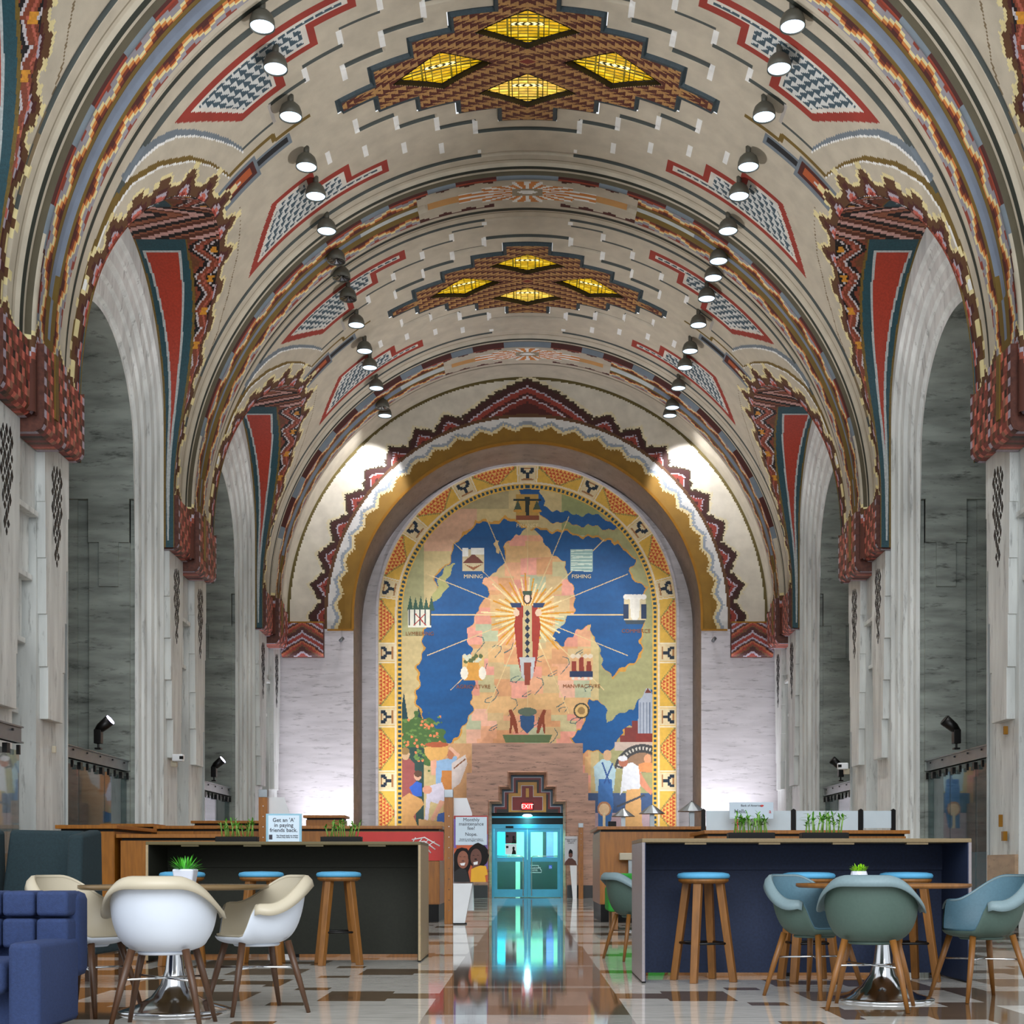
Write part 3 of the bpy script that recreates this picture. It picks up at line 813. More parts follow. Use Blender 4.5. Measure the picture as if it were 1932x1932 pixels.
for n, (y0, y1, h) in enumerate(((2.5, 14.5, .04), (14.5, DY-.02, .07))):
    xs = np.linspace(-9.6, 9.6, int(19.2/h)+1); ys = np.linspace(y0, y1, int((y1-y0)/h)+1)
    X, Y = np.meshgrid(xs, ys, indexing='ij')
    Xc, Yc = np.meshgrid((xs[1:]+xs[:-1])/2, (ys[1:]+ys[:-1])/2, indexing='ij')
    struct(grid_obj('floor' if n == 0 else 'floor_2', np.stack([X, Y, np.zeros_like(X)], -1), paint_floor(Xc, Yc), 'floor_marble'))
# ------------------------------------------------------------------ mural in the niche
MY = 39.36; MS = FPX/MY
def mx(px): return (px-VX)/MS
def mz(py): return HC+(VY-py)/MS
mural = thing('mural', 'tall arched mural map of blue lakes and peach land with golden rays', 'mural', (0, 0, 0))
def paint_mural(x, y):
    """x, y measured on the wall in 1/63.5 m units from the photo's frame"""
    rng = np.random.RandomState(4)
    col = np.zeros(x.shape+(3,)); dx = x-995; col[:] = lin((204, 184, 130))
    def put(m, c): col[m] = c
    def poly(p, c): put(in_poly(x, y, p), lin(c))
    def ell(cx, cy, rx, ry, c): put(((x-cx)/rx)**2+((y-cy)/ry)**2 < 1, lin(c))
    def line(x0, y0, x1, y1, w, c):
        L = math.hypot(x1-x0, y1-y0); ux, uy = (x1-x0)/L, (y1-y0)/L
        t = (x-x0)*ux+(y-y0)*uy; d = np.abs(-(x-x0)*uy+(y-y0)*ux); put((t > 0) & (t < L) & (d < w), lin(c))
    # land, wobbling edges
    wx = x+3*np.sin(y/9.)+2*np.sin(y/3.7+1)+1.2*np.sin(x/2.3); wy = y+3*np.sin(x/8.)+2*np.sin(x/3.1+2)
    def wpoly(p, c): put(in_poly(wx, wy, p), lin(c))
    put((x > 1060) & (y < 1160), lin((150, 158, 104))); put((x > 1130), lin((164, 162, 112)))
    put((x < 800) & (y < 1200), lin((166, 164, 116))); put((x < 900) & (y < 1040) & (x > 800), lin((214, 170, 138)))
    put((x < 960) & (y < 960), lin((176, 162, 118)))
    # quilt of fields in the centre
    fx = np.floor((x-870+10*np.sin(np.floor(y/34)*2.3))/30).astype(int); fy = np.floor((y+6*np.sin(fx*1.7))/32).astype(int)
    k = np.abs((fx*73+fy*151+fx*fy*7)) % 9
    pal = np.array([lin(c) for c in ((226, 168, 128), (222, 152, 128), (206, 178, 128), (196, 186, 138), (228, 178, 150), (214, 158, 110), (180, 186, 150), (232, 162, 140), (218, 176, 120))])
    land = (x > 880) & (x < 1115) & (y > 1010); col[land] = pal[k][land]
    blue = (18, 84, 140); coast = (205, 150, 60)
    lakeL = [(900, 985), (872, 1012), (846, 1058), (822, 1090), (826, 1120), (806, 1165), (800, 1215), (790, 1262), (788, 1330), (812, 1382), (850, 1402), (876, 1376), (890, 1330), (894, 1284), (888, 1232), (882, 1184), (902, 1152), (922, 1120), (910, 1104), (936, 1078), (954, 1050), (950, 1032), (976, 1008), (990, 996), (952, 978), (930, 990)]
    lakeR = [(1004, 1000), (1060, 1004), (1112, 1016), (1152, 1018), (1196, 1052), (1188, 1078), (1216, 1112), (1204, 1144), (1212, 1196), (1204, 1240), (1178, 1262), (1154, 1276), (1138, 1250), (1126, 1212), (1112, 1180), (1092, 1186), (1076, 1206), (1060, 1222), (1044, 1196), (1066, 1172), (1088, 1150), (1078, 1100), (1060, 1062), (1034, 1030)]
    lakeT = [(976, 918), (1018, 916), (1026, 956), (1066, 968), (1142, 974), (1168, 1000), (1104, 992), (1044, 984), (1020, 972)]
    lakeB = [(1076, 1392), (1102, 1370), (1112, 1322), (1140, 1326), (1146, 1362), (1182, 1340), (1240, 1296), (1240, 1350), (1184, 1372), (1150, 1418), (1098, 1418)]
    for L_ in (lakeL, lakeR, lakeT, lakeB):
        c_ = np.mean(np.array(L_), 0); big = [(c_[0]+(a-c_[0])*1.035, c_[1]+(b-c_[1])*1.03) for a, b in L_]
        wpoly(big, coast); wpoly(L_, blue)
    wpoly([(842, 1062), (856, 1066), (840, 1110), (818, 1140), (812, 1132), (832, 1090)], (176, 174, 110))
    wpoly([(936, 1018), (944, 1016), (944, 1040), (936, 1042)], (214, 184, 130))
    for L_ in range(26):      # rivers
        a = L_*.9; x0 = 900+((L_*83) % 210); y0 = 1200+((L_*57) % 180); 
        for s_ in range(4):
            x1 = x0+11*math.cos(a+s_*1.3); y1 = y0+9*math.sin(a+s_*.8)+3; line(x0, y0, x1, y1, .7, (70, 100, 100)); x0, y0 = x1, y1
    nzz = 1+.05*np.sin(x/37.+np.sin(y/19.)*2)+.04*np.sin(y/7.+np.sin(x/23.)*2)+.03*np.sin(y/2.9+np.sin(x/11.)); col *= nzz[..., None]
    # long rays and the sunburst
    for i in range(16):
        a = 2*PI*i/16+PI/8*0
        line(995, 1160, 995+205*math.cos(a), 1160+205*math.sin(a)*.98, .8, (222, 196, 140))
    for i in range(56):
        a = 2*PI*(i+.5)/56; r1 = 52+9*((i*5) % 3)+(18 if i % 14 in (6, 7, 0, 13) else 0)
        line(995+14*math.cos(a), 1160+14*math.sin(a), 995+r1*math.cos(a), 1160+r1*math.sin(a), 1.5, (212, 146, 30) if i % 2 else (236, 214, 160))
    # central robed figure
    poly([(976, 1142), (1014, 1142), (1020, 1180), (1014, 1240), (1008, 1268), (982, 1268), (976, 1240), (970, 1180)], (158, 52, 34))
    poly([(987, 1142), (1003, 1142), (1005, 1262), (985, 1262)], (196, 178, 130))
    for k2 in range(8): poly([(995, 1150+k2*14), (1000, 1157+k2*14), (995, 1164+k2*14), (990, 1157+k2*14)], (26, 40, 62))
    poly([(980, 1240), (1010, 1240), (1006, 1276), (995, 1290), (984, 1276)], (186, 190, 190)); poly([(988, 1250), (1002, 1250), (1000, 1292), (990, 1292)], (140, 60, 40))
    ell(995, 1129, 8, 11, (66, 42, 34)); ell(995, 1129, 5.2, 8, (236, 208, 182)); poly([(987, 1122), (1003, 1122), (1004, 1115), (986, 1115)], (60, 80, 62))
    poly([(962, 1138), (984, 1138), (984, 1146), (966, 1146)], (40, 60, 96)); poly([(1006, 1138), (1028, 1138), (1024, 1146), (1006, 1146)], (40, 60, 96))
    for cx in (974, 1016): ell(cx, 1156, 6, 7, (226, 196, 164))
    # emblems
    for (cx, cy, c1, c2, kind) in ((893, 1058, (206, 190, 150), (112, 58, 44), 0), (1097, 1058, (150, 184, 176), (210, 226, 210), 1), (792, 1150, (222, 214, 190), (46, 84, 66), 2),
                                   (1198, 1150, (216, 200, 158), (30, 52, 84), 3), (893, 1258, (226, 190, 120), (196, 130, 60), 4), (1097, 1258, (214, 170, 120), (140, 52, 34), 5), (995, 955, (190, 150, 70), (30, 44, 40), 6)):
        if kind != 2: poly([(cx-21, cy-22), (cx+21, cy-22), (cx+21, cy+20), (cx-21, cy+20)], c1)
        if kind == 0: poly([(cx-20, cy+4), (cx, cy-14), (cx+20, cy+4)], c2); poly([(cx-21, cy-24), (cx-10, cy-24), (cx-10, cy-8), (cx-21, cy-8)], (236, 236, 228)); poly([(cx-4, cy-24), (cx+21, cy-24), (cx+21, cy-12), (cx-4, cy-12)], (232, 232, 222)); poly([(cx-18, cy+6), (cx, cy+12), (cx+18, cy+6), (cx, cy+18)], (150, 90, 50))
        if kind == 1:
            for k2 in range(9): line(cx-20, cy-18+k2*4.4, cx+20, cy-21+k2*4.4+3*(k2 % 3), 1.1, c2)
        if kind == 2:
            for k2 in range(5): poly([(cx-24+k2*10, cy+2), (cx-18+k2*10, cy-26+3*(k2 % 2)), (cx-12+k2*10, cy+2)], c2)
            poly([(cx-22, cy), (cx+22, cy), (cx+22, cy+34), (cx-22, cy+34)], (226, 224, 206))
            for k2 in range(5): line(cx-20+k2*10, cy, cx-20+k2*10, cy+30, 1.2, (60, 70, 70))
            line(cx-12, cy+30, cx+10, cy+8, 1, (170, 40, 30)); line(cx-8, cy+8, cx+12, cy+30, 1, (170, 40, 30))
        if kind == 3: poly([(cx-22, cy-10), (cx-12, cy-10), (cx-12, cy+18), (cx-22, cy+18)], c2); poly([(cx+12, cy-10), (cx+22, cy-10), (cx+22, cy+18), (cx+12, cy+18)], c2); poly([(cx-10, cy-22), (cx+10, cy-22), (cx+8, cy+14), (cx, cy+26), (cx-8, cy+14)], (232, 228, 214)); [ell(cx-16+8*j, cy-24, 6, 5, (238, 234, 222)) for j in range(5)]; poly([(cx-20, cy+20), (cx+20, cy+20), (cx+16, cy+28), (cx-16, cy+28)], (60, 74, 84))
        if kind == 4: [ell(cx-16+(j*7) % 33, cy-20+(j % 3)*5, 4, 4, (92, 104, 62) if j % 2 else (214, 216, 190)) for j in range(12)]; poly([(cx-10, cy-8), (cx+10, cy-8), (cx+18, cy+26), (cx-18, cy+26)], (220, 160, 70)); ell(cx-17, cy+12, 7, 12, (240, 234, 214)); ell(cx+17, cy+12, 7, 12, (240, 234, 214))
        if kind == 5:
            for j in (-14, 0, 14): poly([(cx+j-4, cy-18+abs(j)*.5), (cx+j+4, cy-18+abs(j)*.5), (cx+j+5, cy+10), (cx+j-5, cy+10)], c2)
            poly([(cx-22, cy+8), (cx+22, cy+8), (cx+22, cy+20), (cx-22, cy+20)], (30, 50, 84)); [ell(cx+j, cy+22, 3, 3, (222, 214, 196)) for j in (-16, -4, 8, 18)]; [ell(cx+j, cy-20, 5, 4, (220, 206, 180)) for j in (-16, -6, 8, 17)]
        if kind == 6: poly([(cx-26, cy-14), (cx+26, cy-14), (cx+26, cy-10), (cx-26, cy-10)], c2); [poly([(cx+j, cy-12), (cx+j-8, cy+8), (cx+j+8, cy+8)], (70, 84, 62)) for j in (-18, 18)]; [ell(cx+j, cy+9, 9, 3, (206, 150, 60)) for j in (-18, 18)]; poly([(cx-5, cy-18), (cx+5, cy-18), (cx+3, cy+18), (cx-3, cy+18)], c2); poly([(cx-22, cy+18), (cx+22, cy+18), (cx+22, cy+26), (cx-22, cy+26)], (140, 78, 46))
    # seal and shield above the portal
    ell(1097, 1341, 15, 15, (60, 58, 44)); ell(1097, 1341, 12, 12, (214, 178, 110)); ell(1097, 1341, 7, 7, (150, 120, 70))
    poly([(948, 1386), (1042, 1386), (1036, 1401), (954, 1401)], (92, 116, 74)); poly([(981, 1350), (1009, 1350), (1007, 1372), (995, 1384), (983, 1372)], (40, 84, 130)); ell(995, 1343, 18, 8, (94, 110, 92))
    for s in (-1, 1): poly([(995+s*30, 1338), (995+s*24, 1350), (995+s*20, 1362), (995+s*17, 1384), (995+s*22, 1384), (995+s*28, 1366), (995+s*31, 1384), (995+s*34, 1384), (995+s*32, 1352), (995+s*36, 1340)], (140, 64, 34))
    # orchard and harvest group, lower left
    for j, (cx, w_, y0) in enumerate(((762, 16, 1306), (790, 22, 1334))):
        poly([(cx, y0), (cx+w_, 1410), (cx-w_, 1410)], (30, 66, 74))
    rr = np.hypot((x-790)/48, (y-1400)/50); put((rr < 1+.1*np.sin(x/4)+.1*np.sin(y/3)) & (y > 1340), lin((74, 108, 54)))
    put((x < 800) & (y > 1410), lin((44, 74, 66)))
    for j in range(40): ell(758+rng.uniform(0, 74), 1352+rng.uniform(0, 88), 2.6, 2.5, (226, 134, 84))
    for j in range(60): ell(760+rng.uniform(0, 70), 1350+rng.uniform(0, 88), 3, 2, (106, 140, 70))
    put((x > 836) & (y > 1402) & (x < 890), lin((204, 158, 110)))
    poly([(756, 1470), (757, 1436), (768, 1426), (782, 1440), (786, 1500), (784, 1560), (756, 1560)], (156, 84, 78)); ell(765, 1423, 8, 11, (206, 170, 130)); ell(764, 1417, 8.5, 7, (150, 120, 72))
    poly([(800, 1410), (846, 1402), (844, 1424), (832, 1436), (812, 1436), (802, 1424)], (222, 172, 96)); ell(824, 1405, 22, 5, (176, 90, 54))
    poly([(820, 1436), (850, 1430), (864, 1424), (858, 1446), (852, 1500), (824, 1500)], (146, 182, 214)); poly([(834, 1454), (852, 1454), (854, 1500), (830, 1498)], (204, 134, 66)); ell(850, 1424, 6, 9, (186, 120, 86)); poly([(850, 1408), (868, 1424), (864, 1430), (846, 1412)], (230, 180, 150)); poly([(812, 1436), (824, 1432), (822, 1462), (814, 1462)], (226, 170, 140))
    poly([(852, 1440), (878, 1424), (882, 1440), (868, 1478), (852, 1490)], (214, 204, 196)); line(856, 1450, 878, 1432, 1.2, (130, 80, 40))
    ell(788, 1464, 7, 9, (220, 170, 140)); ell(789, 1460, 7.5, 6, (96, 66, 48)); poly([(772, 1486), (786, 1474), (796, 1478), (796, 1502), (780, 1502)], (52, 98, 190))
    poly([(806, 1484), (834, 1476), (842, 1500), (836, 1520), (812, 1512), (806, 1560), (800, 1560)], (216, 212, 226)); ell(806, 1490, 9, 8, (222, 160, 130)); poly([(830, 1510), (840, 1512), (818, 1550), (812, 1546)], (226, 170, 140)); poly([(826, 1536), (846, 1530), (846, 1560), (822, 1560)], (62, 102, 172))
    poly([(757, 1506), (772, 1496), (796, 1508), (800, 1518), (780, 1540), (790, 1562), (757, 1562)], (212, 160, 96)); poly([(790, 1545), (846, 1552), (846, 1562), (790, 1562)], (202, 158, 104))
    # towers and workers, lower right
    poly([(1205, 1322), (1212, 1314), (1219, 1299), (1226, 1299), (1232, 1314), (1234, 1400), (1203, 1400)], (168, 176, 186)); poly([(1216, 1308), (1222, 1298), (1230, 1308)], (110, 52, 38))
    for j in range(5): line(1208+j*6, 1325, 1208+j*6, 1395, .7, (96, 110, 130))
    poly([(1178, 1372), (1192, 1372), (1192, 1360), (1204, 1360), (1204, 1410), (1170, 1410), (1170, 1388), (1178, 1388)], (122, 54, 48)); poly([(1200, 1384), (1236, 1384), (1236, 1400), (1200, 1400)], (130, 50, 42))
    put((x > 1160) & (x < 1236) & (y > 1400) & (y < 1416), lin((196, 176, 160)))
    rad = np.hypot(x-1212, y-1458); put((rad < 54) & (rad > 38) & (y < 1450) & (x < 1236), lin((66, 66, 66))); put((rad < 49) & (rad > 43) & (np.mod(np.arctan2(y-1458, x-1212)*14, 2) < 1) & (y < 1450) & (x < 1236), lin((200, 196, 180))); put((rad <= 38) & (y < 1458) & (x < 1236), lin((150, 118, 90)))
    put((x > 1110) & (y > 1496) & (x < 1236), lin((66, 92, 132))); put((x > 1110) & (y > 1534) & (x < 1236), lin((196, 170, 176)))
    poly([(1120, 1446), (1136, 1432), (1152, 1436), (1162, 1452), (1158, 1492), (1124, 1492)], (178, 208, 214)); ell(1146, 1425, 8, 10, (206, 168, 128)); poly([(1130, 1470), (1154, 1470), (1158, 1520), (1150, 1562), (1128, 1562), (1128, 1500)], (64, 116, 178)); line(1136, 1438, 1150, 1478, 1.5, (50, 90, 150)); line(1156, 1440, 1140, 1478, 1.5, (50, 90, 150))
    poly([(1176, 1444), (1192, 1438), (1208, 1448), (1212, 1470), (1206, 1492), (1176, 1492), (1170, 1500)], (226, 230, 232)); ell(1176, 1438, 9, 9, (178, 110, 84)); ell(1175, 1431, 9, 5, (226, 228, 230)); poly([(1182, 1490), (1208, 1488), (1212, 1560), (1178, 1560)], (226, 176, 112)); poly([(1206, 1452), (1218, 1474), (1232, 1494), (1228, 1500), (1208, 1482)], (218, 146, 112)); line(1164, 1522, 1216, 1500, 2, (70, 76, 84))
    ell(1222, 1432, 7, 9, (226, 160, 116)); poly([(1204, 1442), (1216, 1438), (1236, 1440), (1236, 1458), (1206, 1456)], (224, 150, 92))
    ell(1140, 1526, 13, 14, (190, 134, 96)); ell(1140, 1527, 10, 11, (240, 206, 160)); poly([(1138, 1534), (1142, 1534), (1143, 1562), (1137, 1562)], (244, 224, 180))
    # dotted fillet and border of pine cones and steps
    rho = np.where(y < 1159, np.hypot(dx, y-1159), np.abs(dx)); u = np.where(y < 1159, np.arctan2(np.abs(dx), 1159-y)*262, PI/2*262+y-1159)
    bd = rho > 236; put(bd, lin((226, 180, 72)))
    put((rho > 238) & (rho < 244) & (np.mod(u, 9) < 5), lin((24, 66, 84)))
    put((rho > 246) & (rho < 250), lin((232, 214, 180)))
    per = 121.; uu = np.mod(u+per/2, per)-per/2; au = np.abs(uu)
    zone = rho > 250
    put(zone & (au > 17) & (au < 19.5), lin((236, 222, 190)))
    v = (rho-250)/30.
    ac = per/2-au     # distance from the middle of the cone
    conew = q(np.clip((v)*1.15, 0, 1)*34+2, 3.2)
    put(zone & (au > 20) & (ac < conew+3.5) & (v > .02), lin((150, 140, 72)))
    cone = zone & (au > 20) & (ac < conew) & (v > .06)
    tri = np.mod(ac/7+v*3, 1) < np.mod(v*5, 1)
    put(cone, lin((206, 84, 40))); put(cone & tri, lin((238, 184, 92)))
    sq = zone & (au < 16); put(sq, lin((226, 206, 160)))
    a3 = q(au, 3); v3 = q(v*30, 3)
    put(sq & (a3 < 13) & (v3 > 3) & (v3 < 27), lin((170, 120, 70))); put(sq & (a3 < 11) & (v3 > 5) & (v3 < 25), lin((226, 206, 160)))
    put(sq & (a3 < 4.5) & (v3 > 6) & (v3 < 18), lin((22, 40, 56))); put(sq & (a3 > 3.) & (a3 < 8.5) & (v3 > 14) & (v3 < 21), lin((22, 40, 56))); put(sq & (a3 > 6.) & (a3 < 12) & (v3 > 18) & (v3 < 27), lin((22, 40, 56)))
    put(rho > 280, lin((226, 206, 170)))
    return col, rho
st = 1.25
xs = np.arange(995-284, 995+284+st/2, st); ys = np.arange(875, 1700, st)
X, Y = np.meshgrid(xs, ys, indexing='ij'); P = np.stack([mx(X), np.full_like(X, MY), mz(Y)], -1)
Xc, Yc = np.meshgrid((xs[1:]+xs[:-1])/2, (ys[1:]+ys[:-1])/2, indexing='ij')
col, rho = paint_mural(Xc, Yc)
grid_obj('painting', P, col, 'mural_paint', (rho < 283) & (Yc < 1600) & ~((np.abs(Xc-995) < 72) & (Yc > 1515)), parent=mural)
rg = []
for r, dY in ((4.43, 0), (4.43, -.07), (4.50, -.07), (4.50, .04)):
    rg.append([(y, MY+dY, z) for y, z in arch_curve(r, mz(1159), 0, 0, 64)])
n = len(rg[0]); m = MB(); m.add([p for r in rg for p in r], [(i*n+k, i*n+k+1, (i+1)*n+k+1, (i+1)*n+k) for i in range(3) for k in range(n-1)])
m.build('rim', 'travertine_wall', mural)
mat('caption_cream', (232, 214, 160), .5, var=.02); mat('caption_gold', (140, 80, 26), .5, var=.02)
for s, px, py, cm in (('MINING', 893, 1091, 'caption_cream'), ('FISHING', 1097, 1091, 'caption_cream'), ('LVMBERING', 792, 1199, 'caption_gold'), ('COMMERCE', 1200, 1194, 'caption_gold'),
                      ('AGRICVLTVRE', 893, 1299, 'caption_gold'), ('MANVFACTVRE', 1097, 1298, 'caption_gold'), ('FINANCE', 995, 995, 'caption_cream')):
    text_obj('caption', s, .16, (mx(px), MY-.012, mz(py)), cm, mural)

# ------------------------------------------------------------------ skylights
def sky_unit(C, label):
    t = thing('skylight', label, 'skylight', (0, C, ZS+R0), 0, None)
    org = np.array([0, C, ZS+R0])
    dia = [(0, .86, .84, .49), (0, -.86, .84, .49), (1.50, 0, .84, .50), (-1.50, 0, .84, .50)]
    def inside(S, Y):
        a = np.abs(S); b = np.abs(Y); o = step_b(a, SKY); return (o > 0) & (b < o)
    h = .0165; s = np.arange(-3.44, 3.44+h/2, h); y = np.arange(-1.88, 1.88+h/2, h)
    S, Yv = np.meshgrid(s, y, indexing='ij')
    Sc, Yc = np.meshgrid((s[1:]+s[:-1])/2, (y[1:]+y[:-1])/2, indexing='ij')
    def dist(S, Y): return np.min([np.abs(S-a)/w_+np.abs(Y-b)/l_ for a, b, w_, l_ in dia], 0)
    d = dist(Sc, Yc); col = lattice(np.abs(Sc), np.abs(Yc), lin((84, 30, 20)), lin((176, 134, 80)), .27, .12, .6)
    o = step_b(np.abs(Sc), SKY); brd = np.abs(Yc) > o-.09
    for lim, _ in SKY: brd |= (np.abs(np.abs(Sc)-(lim-.045)) < .045) & (np.abs(Yc) > step_b(np.abs(Sc)+.1, SKY)-.09)
    col[brd] = lin((44, 62, 70)); col[(d < 1.06)] = lin((20, 16, 8))
    col[(np.abs(Sc)/.16+np.abs(Yc)/.08) < 1] = lin((120, 40, 30))
    r = np.where(dist(S, Yv) < 1.05, R0+.03, R0-.05+.0*S)
    r = np.where(inside(S*1.02, Yv*1.04), r, R0+.02)
    P = np.stack([r*np.sin(S/R0), Yv, r*np.cos(S/R0)-R0], -1)
    grid_obj('lattice', P, col, 'mosaic_paint', inside(Sc, Yc) & (d > 1.0), parent=t)
    for k, (a, b, w_, l_) in enumerate(dia):
        hh = .0165; s = np.arange(-w_, w_+hh/2, hh); y = np.arange(-l_, l_+hh/2, hh)
        S, Yv = np.meshgrid(s, y, indexing='ij'); Sc, Yc = np.meshgrid((s[1:]+s[:-1])/2, (y[1:]+y[:-1])/2, indexing='ij')
        col = np.zeros(Sc.shape+(3,)); col[:] = lin((200, 160, 20))
        cell = (np.floor(Sc/.17).astype(int)*7+np.floor(Yc/.085).astype(int)*3) % 5
        pal = np.array([lin(c) for c in ((214, 170, 24), (190, 150, 14), (222, 186, 50), (200, 158, 20), (180, 144, 20))]); col = pal[cell]
        if b > 0 and a == 0: col = col*1.25+.06
        col[(np.mod(Yc, .085) < .022)] = lin((40, 40, 6)); col[(np.mod(Sc, .17) < .022)] = lin((90, 80, 14))
        mid = (np.abs(Sc) < .26) & (np.abs(Yc) < .04); bd = mid & (np.mod(np.abs(Sc)*9+np.abs(Yc)*10, 1) < .5); col[mid] = lin((26, 30, 14)); col[bd] = lin((240, 236, 180))
        col[(np.abs(np.abs(Sc)-.27) < .012)] = lin((40, 40, 10))
        rr = R0+.05; aa = (a+S)/R0
        P = np.stack([rr*np.sin(aa), b+Yv, rr*np.cos(aa)-R0], -1)
        grid_obj('amber_pane', P, col, 'amber_glass', (np.abs(Sc)/w_+np.abs(Yc)/l_ < 1.09), parent=t)
        # deep dark cheeks of the diamond opening
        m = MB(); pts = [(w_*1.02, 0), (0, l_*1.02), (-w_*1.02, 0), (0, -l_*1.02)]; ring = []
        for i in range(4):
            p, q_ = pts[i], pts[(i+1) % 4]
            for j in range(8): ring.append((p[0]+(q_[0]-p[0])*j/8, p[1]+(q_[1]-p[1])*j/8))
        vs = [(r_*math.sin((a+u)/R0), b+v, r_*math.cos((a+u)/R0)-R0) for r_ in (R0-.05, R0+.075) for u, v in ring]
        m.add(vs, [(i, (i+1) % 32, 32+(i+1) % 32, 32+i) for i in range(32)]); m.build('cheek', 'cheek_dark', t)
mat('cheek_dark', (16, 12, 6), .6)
sky_unit(CEN[1], 'large diamond lattice skylight with amber panes, nearest the camera')
sky_unit(CEN[2], 'smaller looking amber diamond skylight beyond the sun medallion arch')

# ------------------------------------------------------------------ ceiling spotlights
LY = [19.85, 20.9, 22.24, 23.83, 24.87, 26.23, 27.53, 28.32, 29.35, 30.78, 32.33, 33.4, 34.83, 36.3, 36.95]
DARK_L = {6, 7, 8, 13}
def lamp_proto():
    t = thing('ceiling_spotlight', 'x', 'spotlight')
    prof = [(.185, -.12), (.178, -.03), (.15, .05), (.10, .10), (.05, .12), (.0, .125)]
    MB().lathe(prof, 24, caps=False).build('shade', 'lamp_shell', t, solid=.008)
    MB().tube([(0, 0, .10), (0, 0, .25)], .05, 8).build('bracket', 'lamp_shell', t)
    MB().lathe([(.0, -.085), (.09, -.09), (.172, -.10)], 24, caps=False).build('lens', 'lamp_glow', t)
    return t
def lamp_dark_proto():
    t = thing('ceiling_spotlight', 'x', 'spotlight')
    prof = [(.185, -.12), (.178, -.03), (.15, .05), (.10, .10), (.05, .12), (.0, .125)]
    MB().lathe(prof, 24, caps=False).build('shade', 'lamp_shell', t, solid=.008)
    MB().tube([(0, 0, .10), (0, 0, .25)], .05, 8).build('bracket', 'lamp_shell', t)
    g = MB(); g.lathe([(.0, -.07), (.09, -.085), (.172, -.10)], 24, caps=False)
    for k in range(10): a = 2*PI*k/10; g.tube([(.03*math.cos(a), .03*math.sin(a), -.08), (.165*math.cos(a), .165*math.sin(a), -.115)], .006, 4)
    g.build('lens', 'lamp_dark', t); return t
pl = lamp_proto(); pd = lamp_dark_proto(); usedl = usedd = False
names = ['first', 'second', 'third', 'fourth', 'fifth', 'sixth', 'seventh', 'eighth', 'ninth', 'tenth', 'eleventh', 'twelfth', 'thirteenth', 'fourteenth', 'fifteenth']
for side, sn in ((-1, 'left'), (1, 'right')):
    for i, y in enumerate(LY):
        dark = side < 0 and i in DARK_L
        if dark: o = pd if not usedd else copy_tree(pd); usedd = True
        else: o = pl if not usedl else copy_tree(pl); usedl = True
        o.location = (side*3.885, .978*y, 13.29)
        o['label'] = ('unlit' if dark else 'glowing')+' dome spotlight on the %s side of the vault, %s from the camera' % (sn, names[i])
        o['group'] = 'spotlights along the %s side of the vault' % sn
        if i % 2 == 0 and (not dark):
            lx, ly, lz = o.location
            if i == 14: light('SPOT', 'spot_beam', (lx*1.02, ly-.05, lz-.2), 330, (1, .98, 1), (lx*1.22, 37.5, 11.4), spot_size=1.35, spot_blend=.35, shadow_soft_size=.1)
            elif i == 12: light('SPOT', 'spot_beam', (lx, ly, lz-.25), 1300, (.97, .97, 1), (lx*.2, 39.4, 5.0), spot_size=1.1, spot_blend=.9, shadow_soft_size=.16)
            else: light('SPOT', 'spot_beam', (lx, ly, lz-.2), 420, (.98, .97, .95), (lx*.55, ly+1.0, 0), spot_size=1.5, spot_blend=.6, shadow_soft_size=.16)
# uplights that wash the haunches, standing on the beams of the bay screens
# ------------------------------------------------------------------ bay screens: glass hung from bolted steel beams
mat('frost_blue', (150, 196, 214), .4, var=.03)
def screen(X, y0, y1, zt, side, label, spot_on, frosted=False, panes=3):
    t = thing('glass_screen', label, 'glass screen', (X, (y0+y1)/2, 0))
    h = (y1-y0)/2
    b = MB(); b.box(-.03, .03, -h, h, zt-.21, zt).box(-.06, .06, -h, h, zt-.02, zt).box(-.06, .06, -h, h, zt-.21, zt-.19)
    b.build('beam', 'steel', t)
    n = 11
    for k in range(n):
        y = -h+.15+(2*h-.3)*k/(n-1); bl = MB().box(-.05*side-.02, -.05*side+.02, y-.02, y+.02, zt-.36, zt-.24)
        if k % 3 == 0: bl = MB().box(-.05*side-.03, -.05*side+.03, y-.05, y+.05, zt-.37, zt-.25)
        bl.build('clamp', 'black_metal', t)
    for k in range(6):
        y = -h+.3+(2*h-.6)*k/5; box('bolt', 'black_metal', t, -.04*side-.01, -.04*side+.01, y-.015, y+.015, zt-.08, zt-.05)
    for k in range(panes):
        a = -h+2*h*k/panes; MB().box(-.008, .008, a+.015, a+2*h/panes-.015, .03, zt-.30).build('pane', 'glass_teal', t)
    if frosted: MB().box(.012*side-.004, .012*side+.004, -h, h, .03, 1.12).build('frosted_band', 'frost_blue', t)
    return t
for side, sn in ((-1, 'left'), (1, 'right')):
    for i in (1, 2):
        C = CEN[i]; screen(side*7.48, C-2.02, C+2.02, 2.86, side, 'hung glass screen under a bolted steel beam, %s wall, %s' % (sn, 'near bay' if i == 1 else 'far bay'), True, side > 0 and i == 1)
screen(-6.35, 12.4, 16.55, 2.62, -1, 'dark teal glass screen cut by the left edge of the view', False)
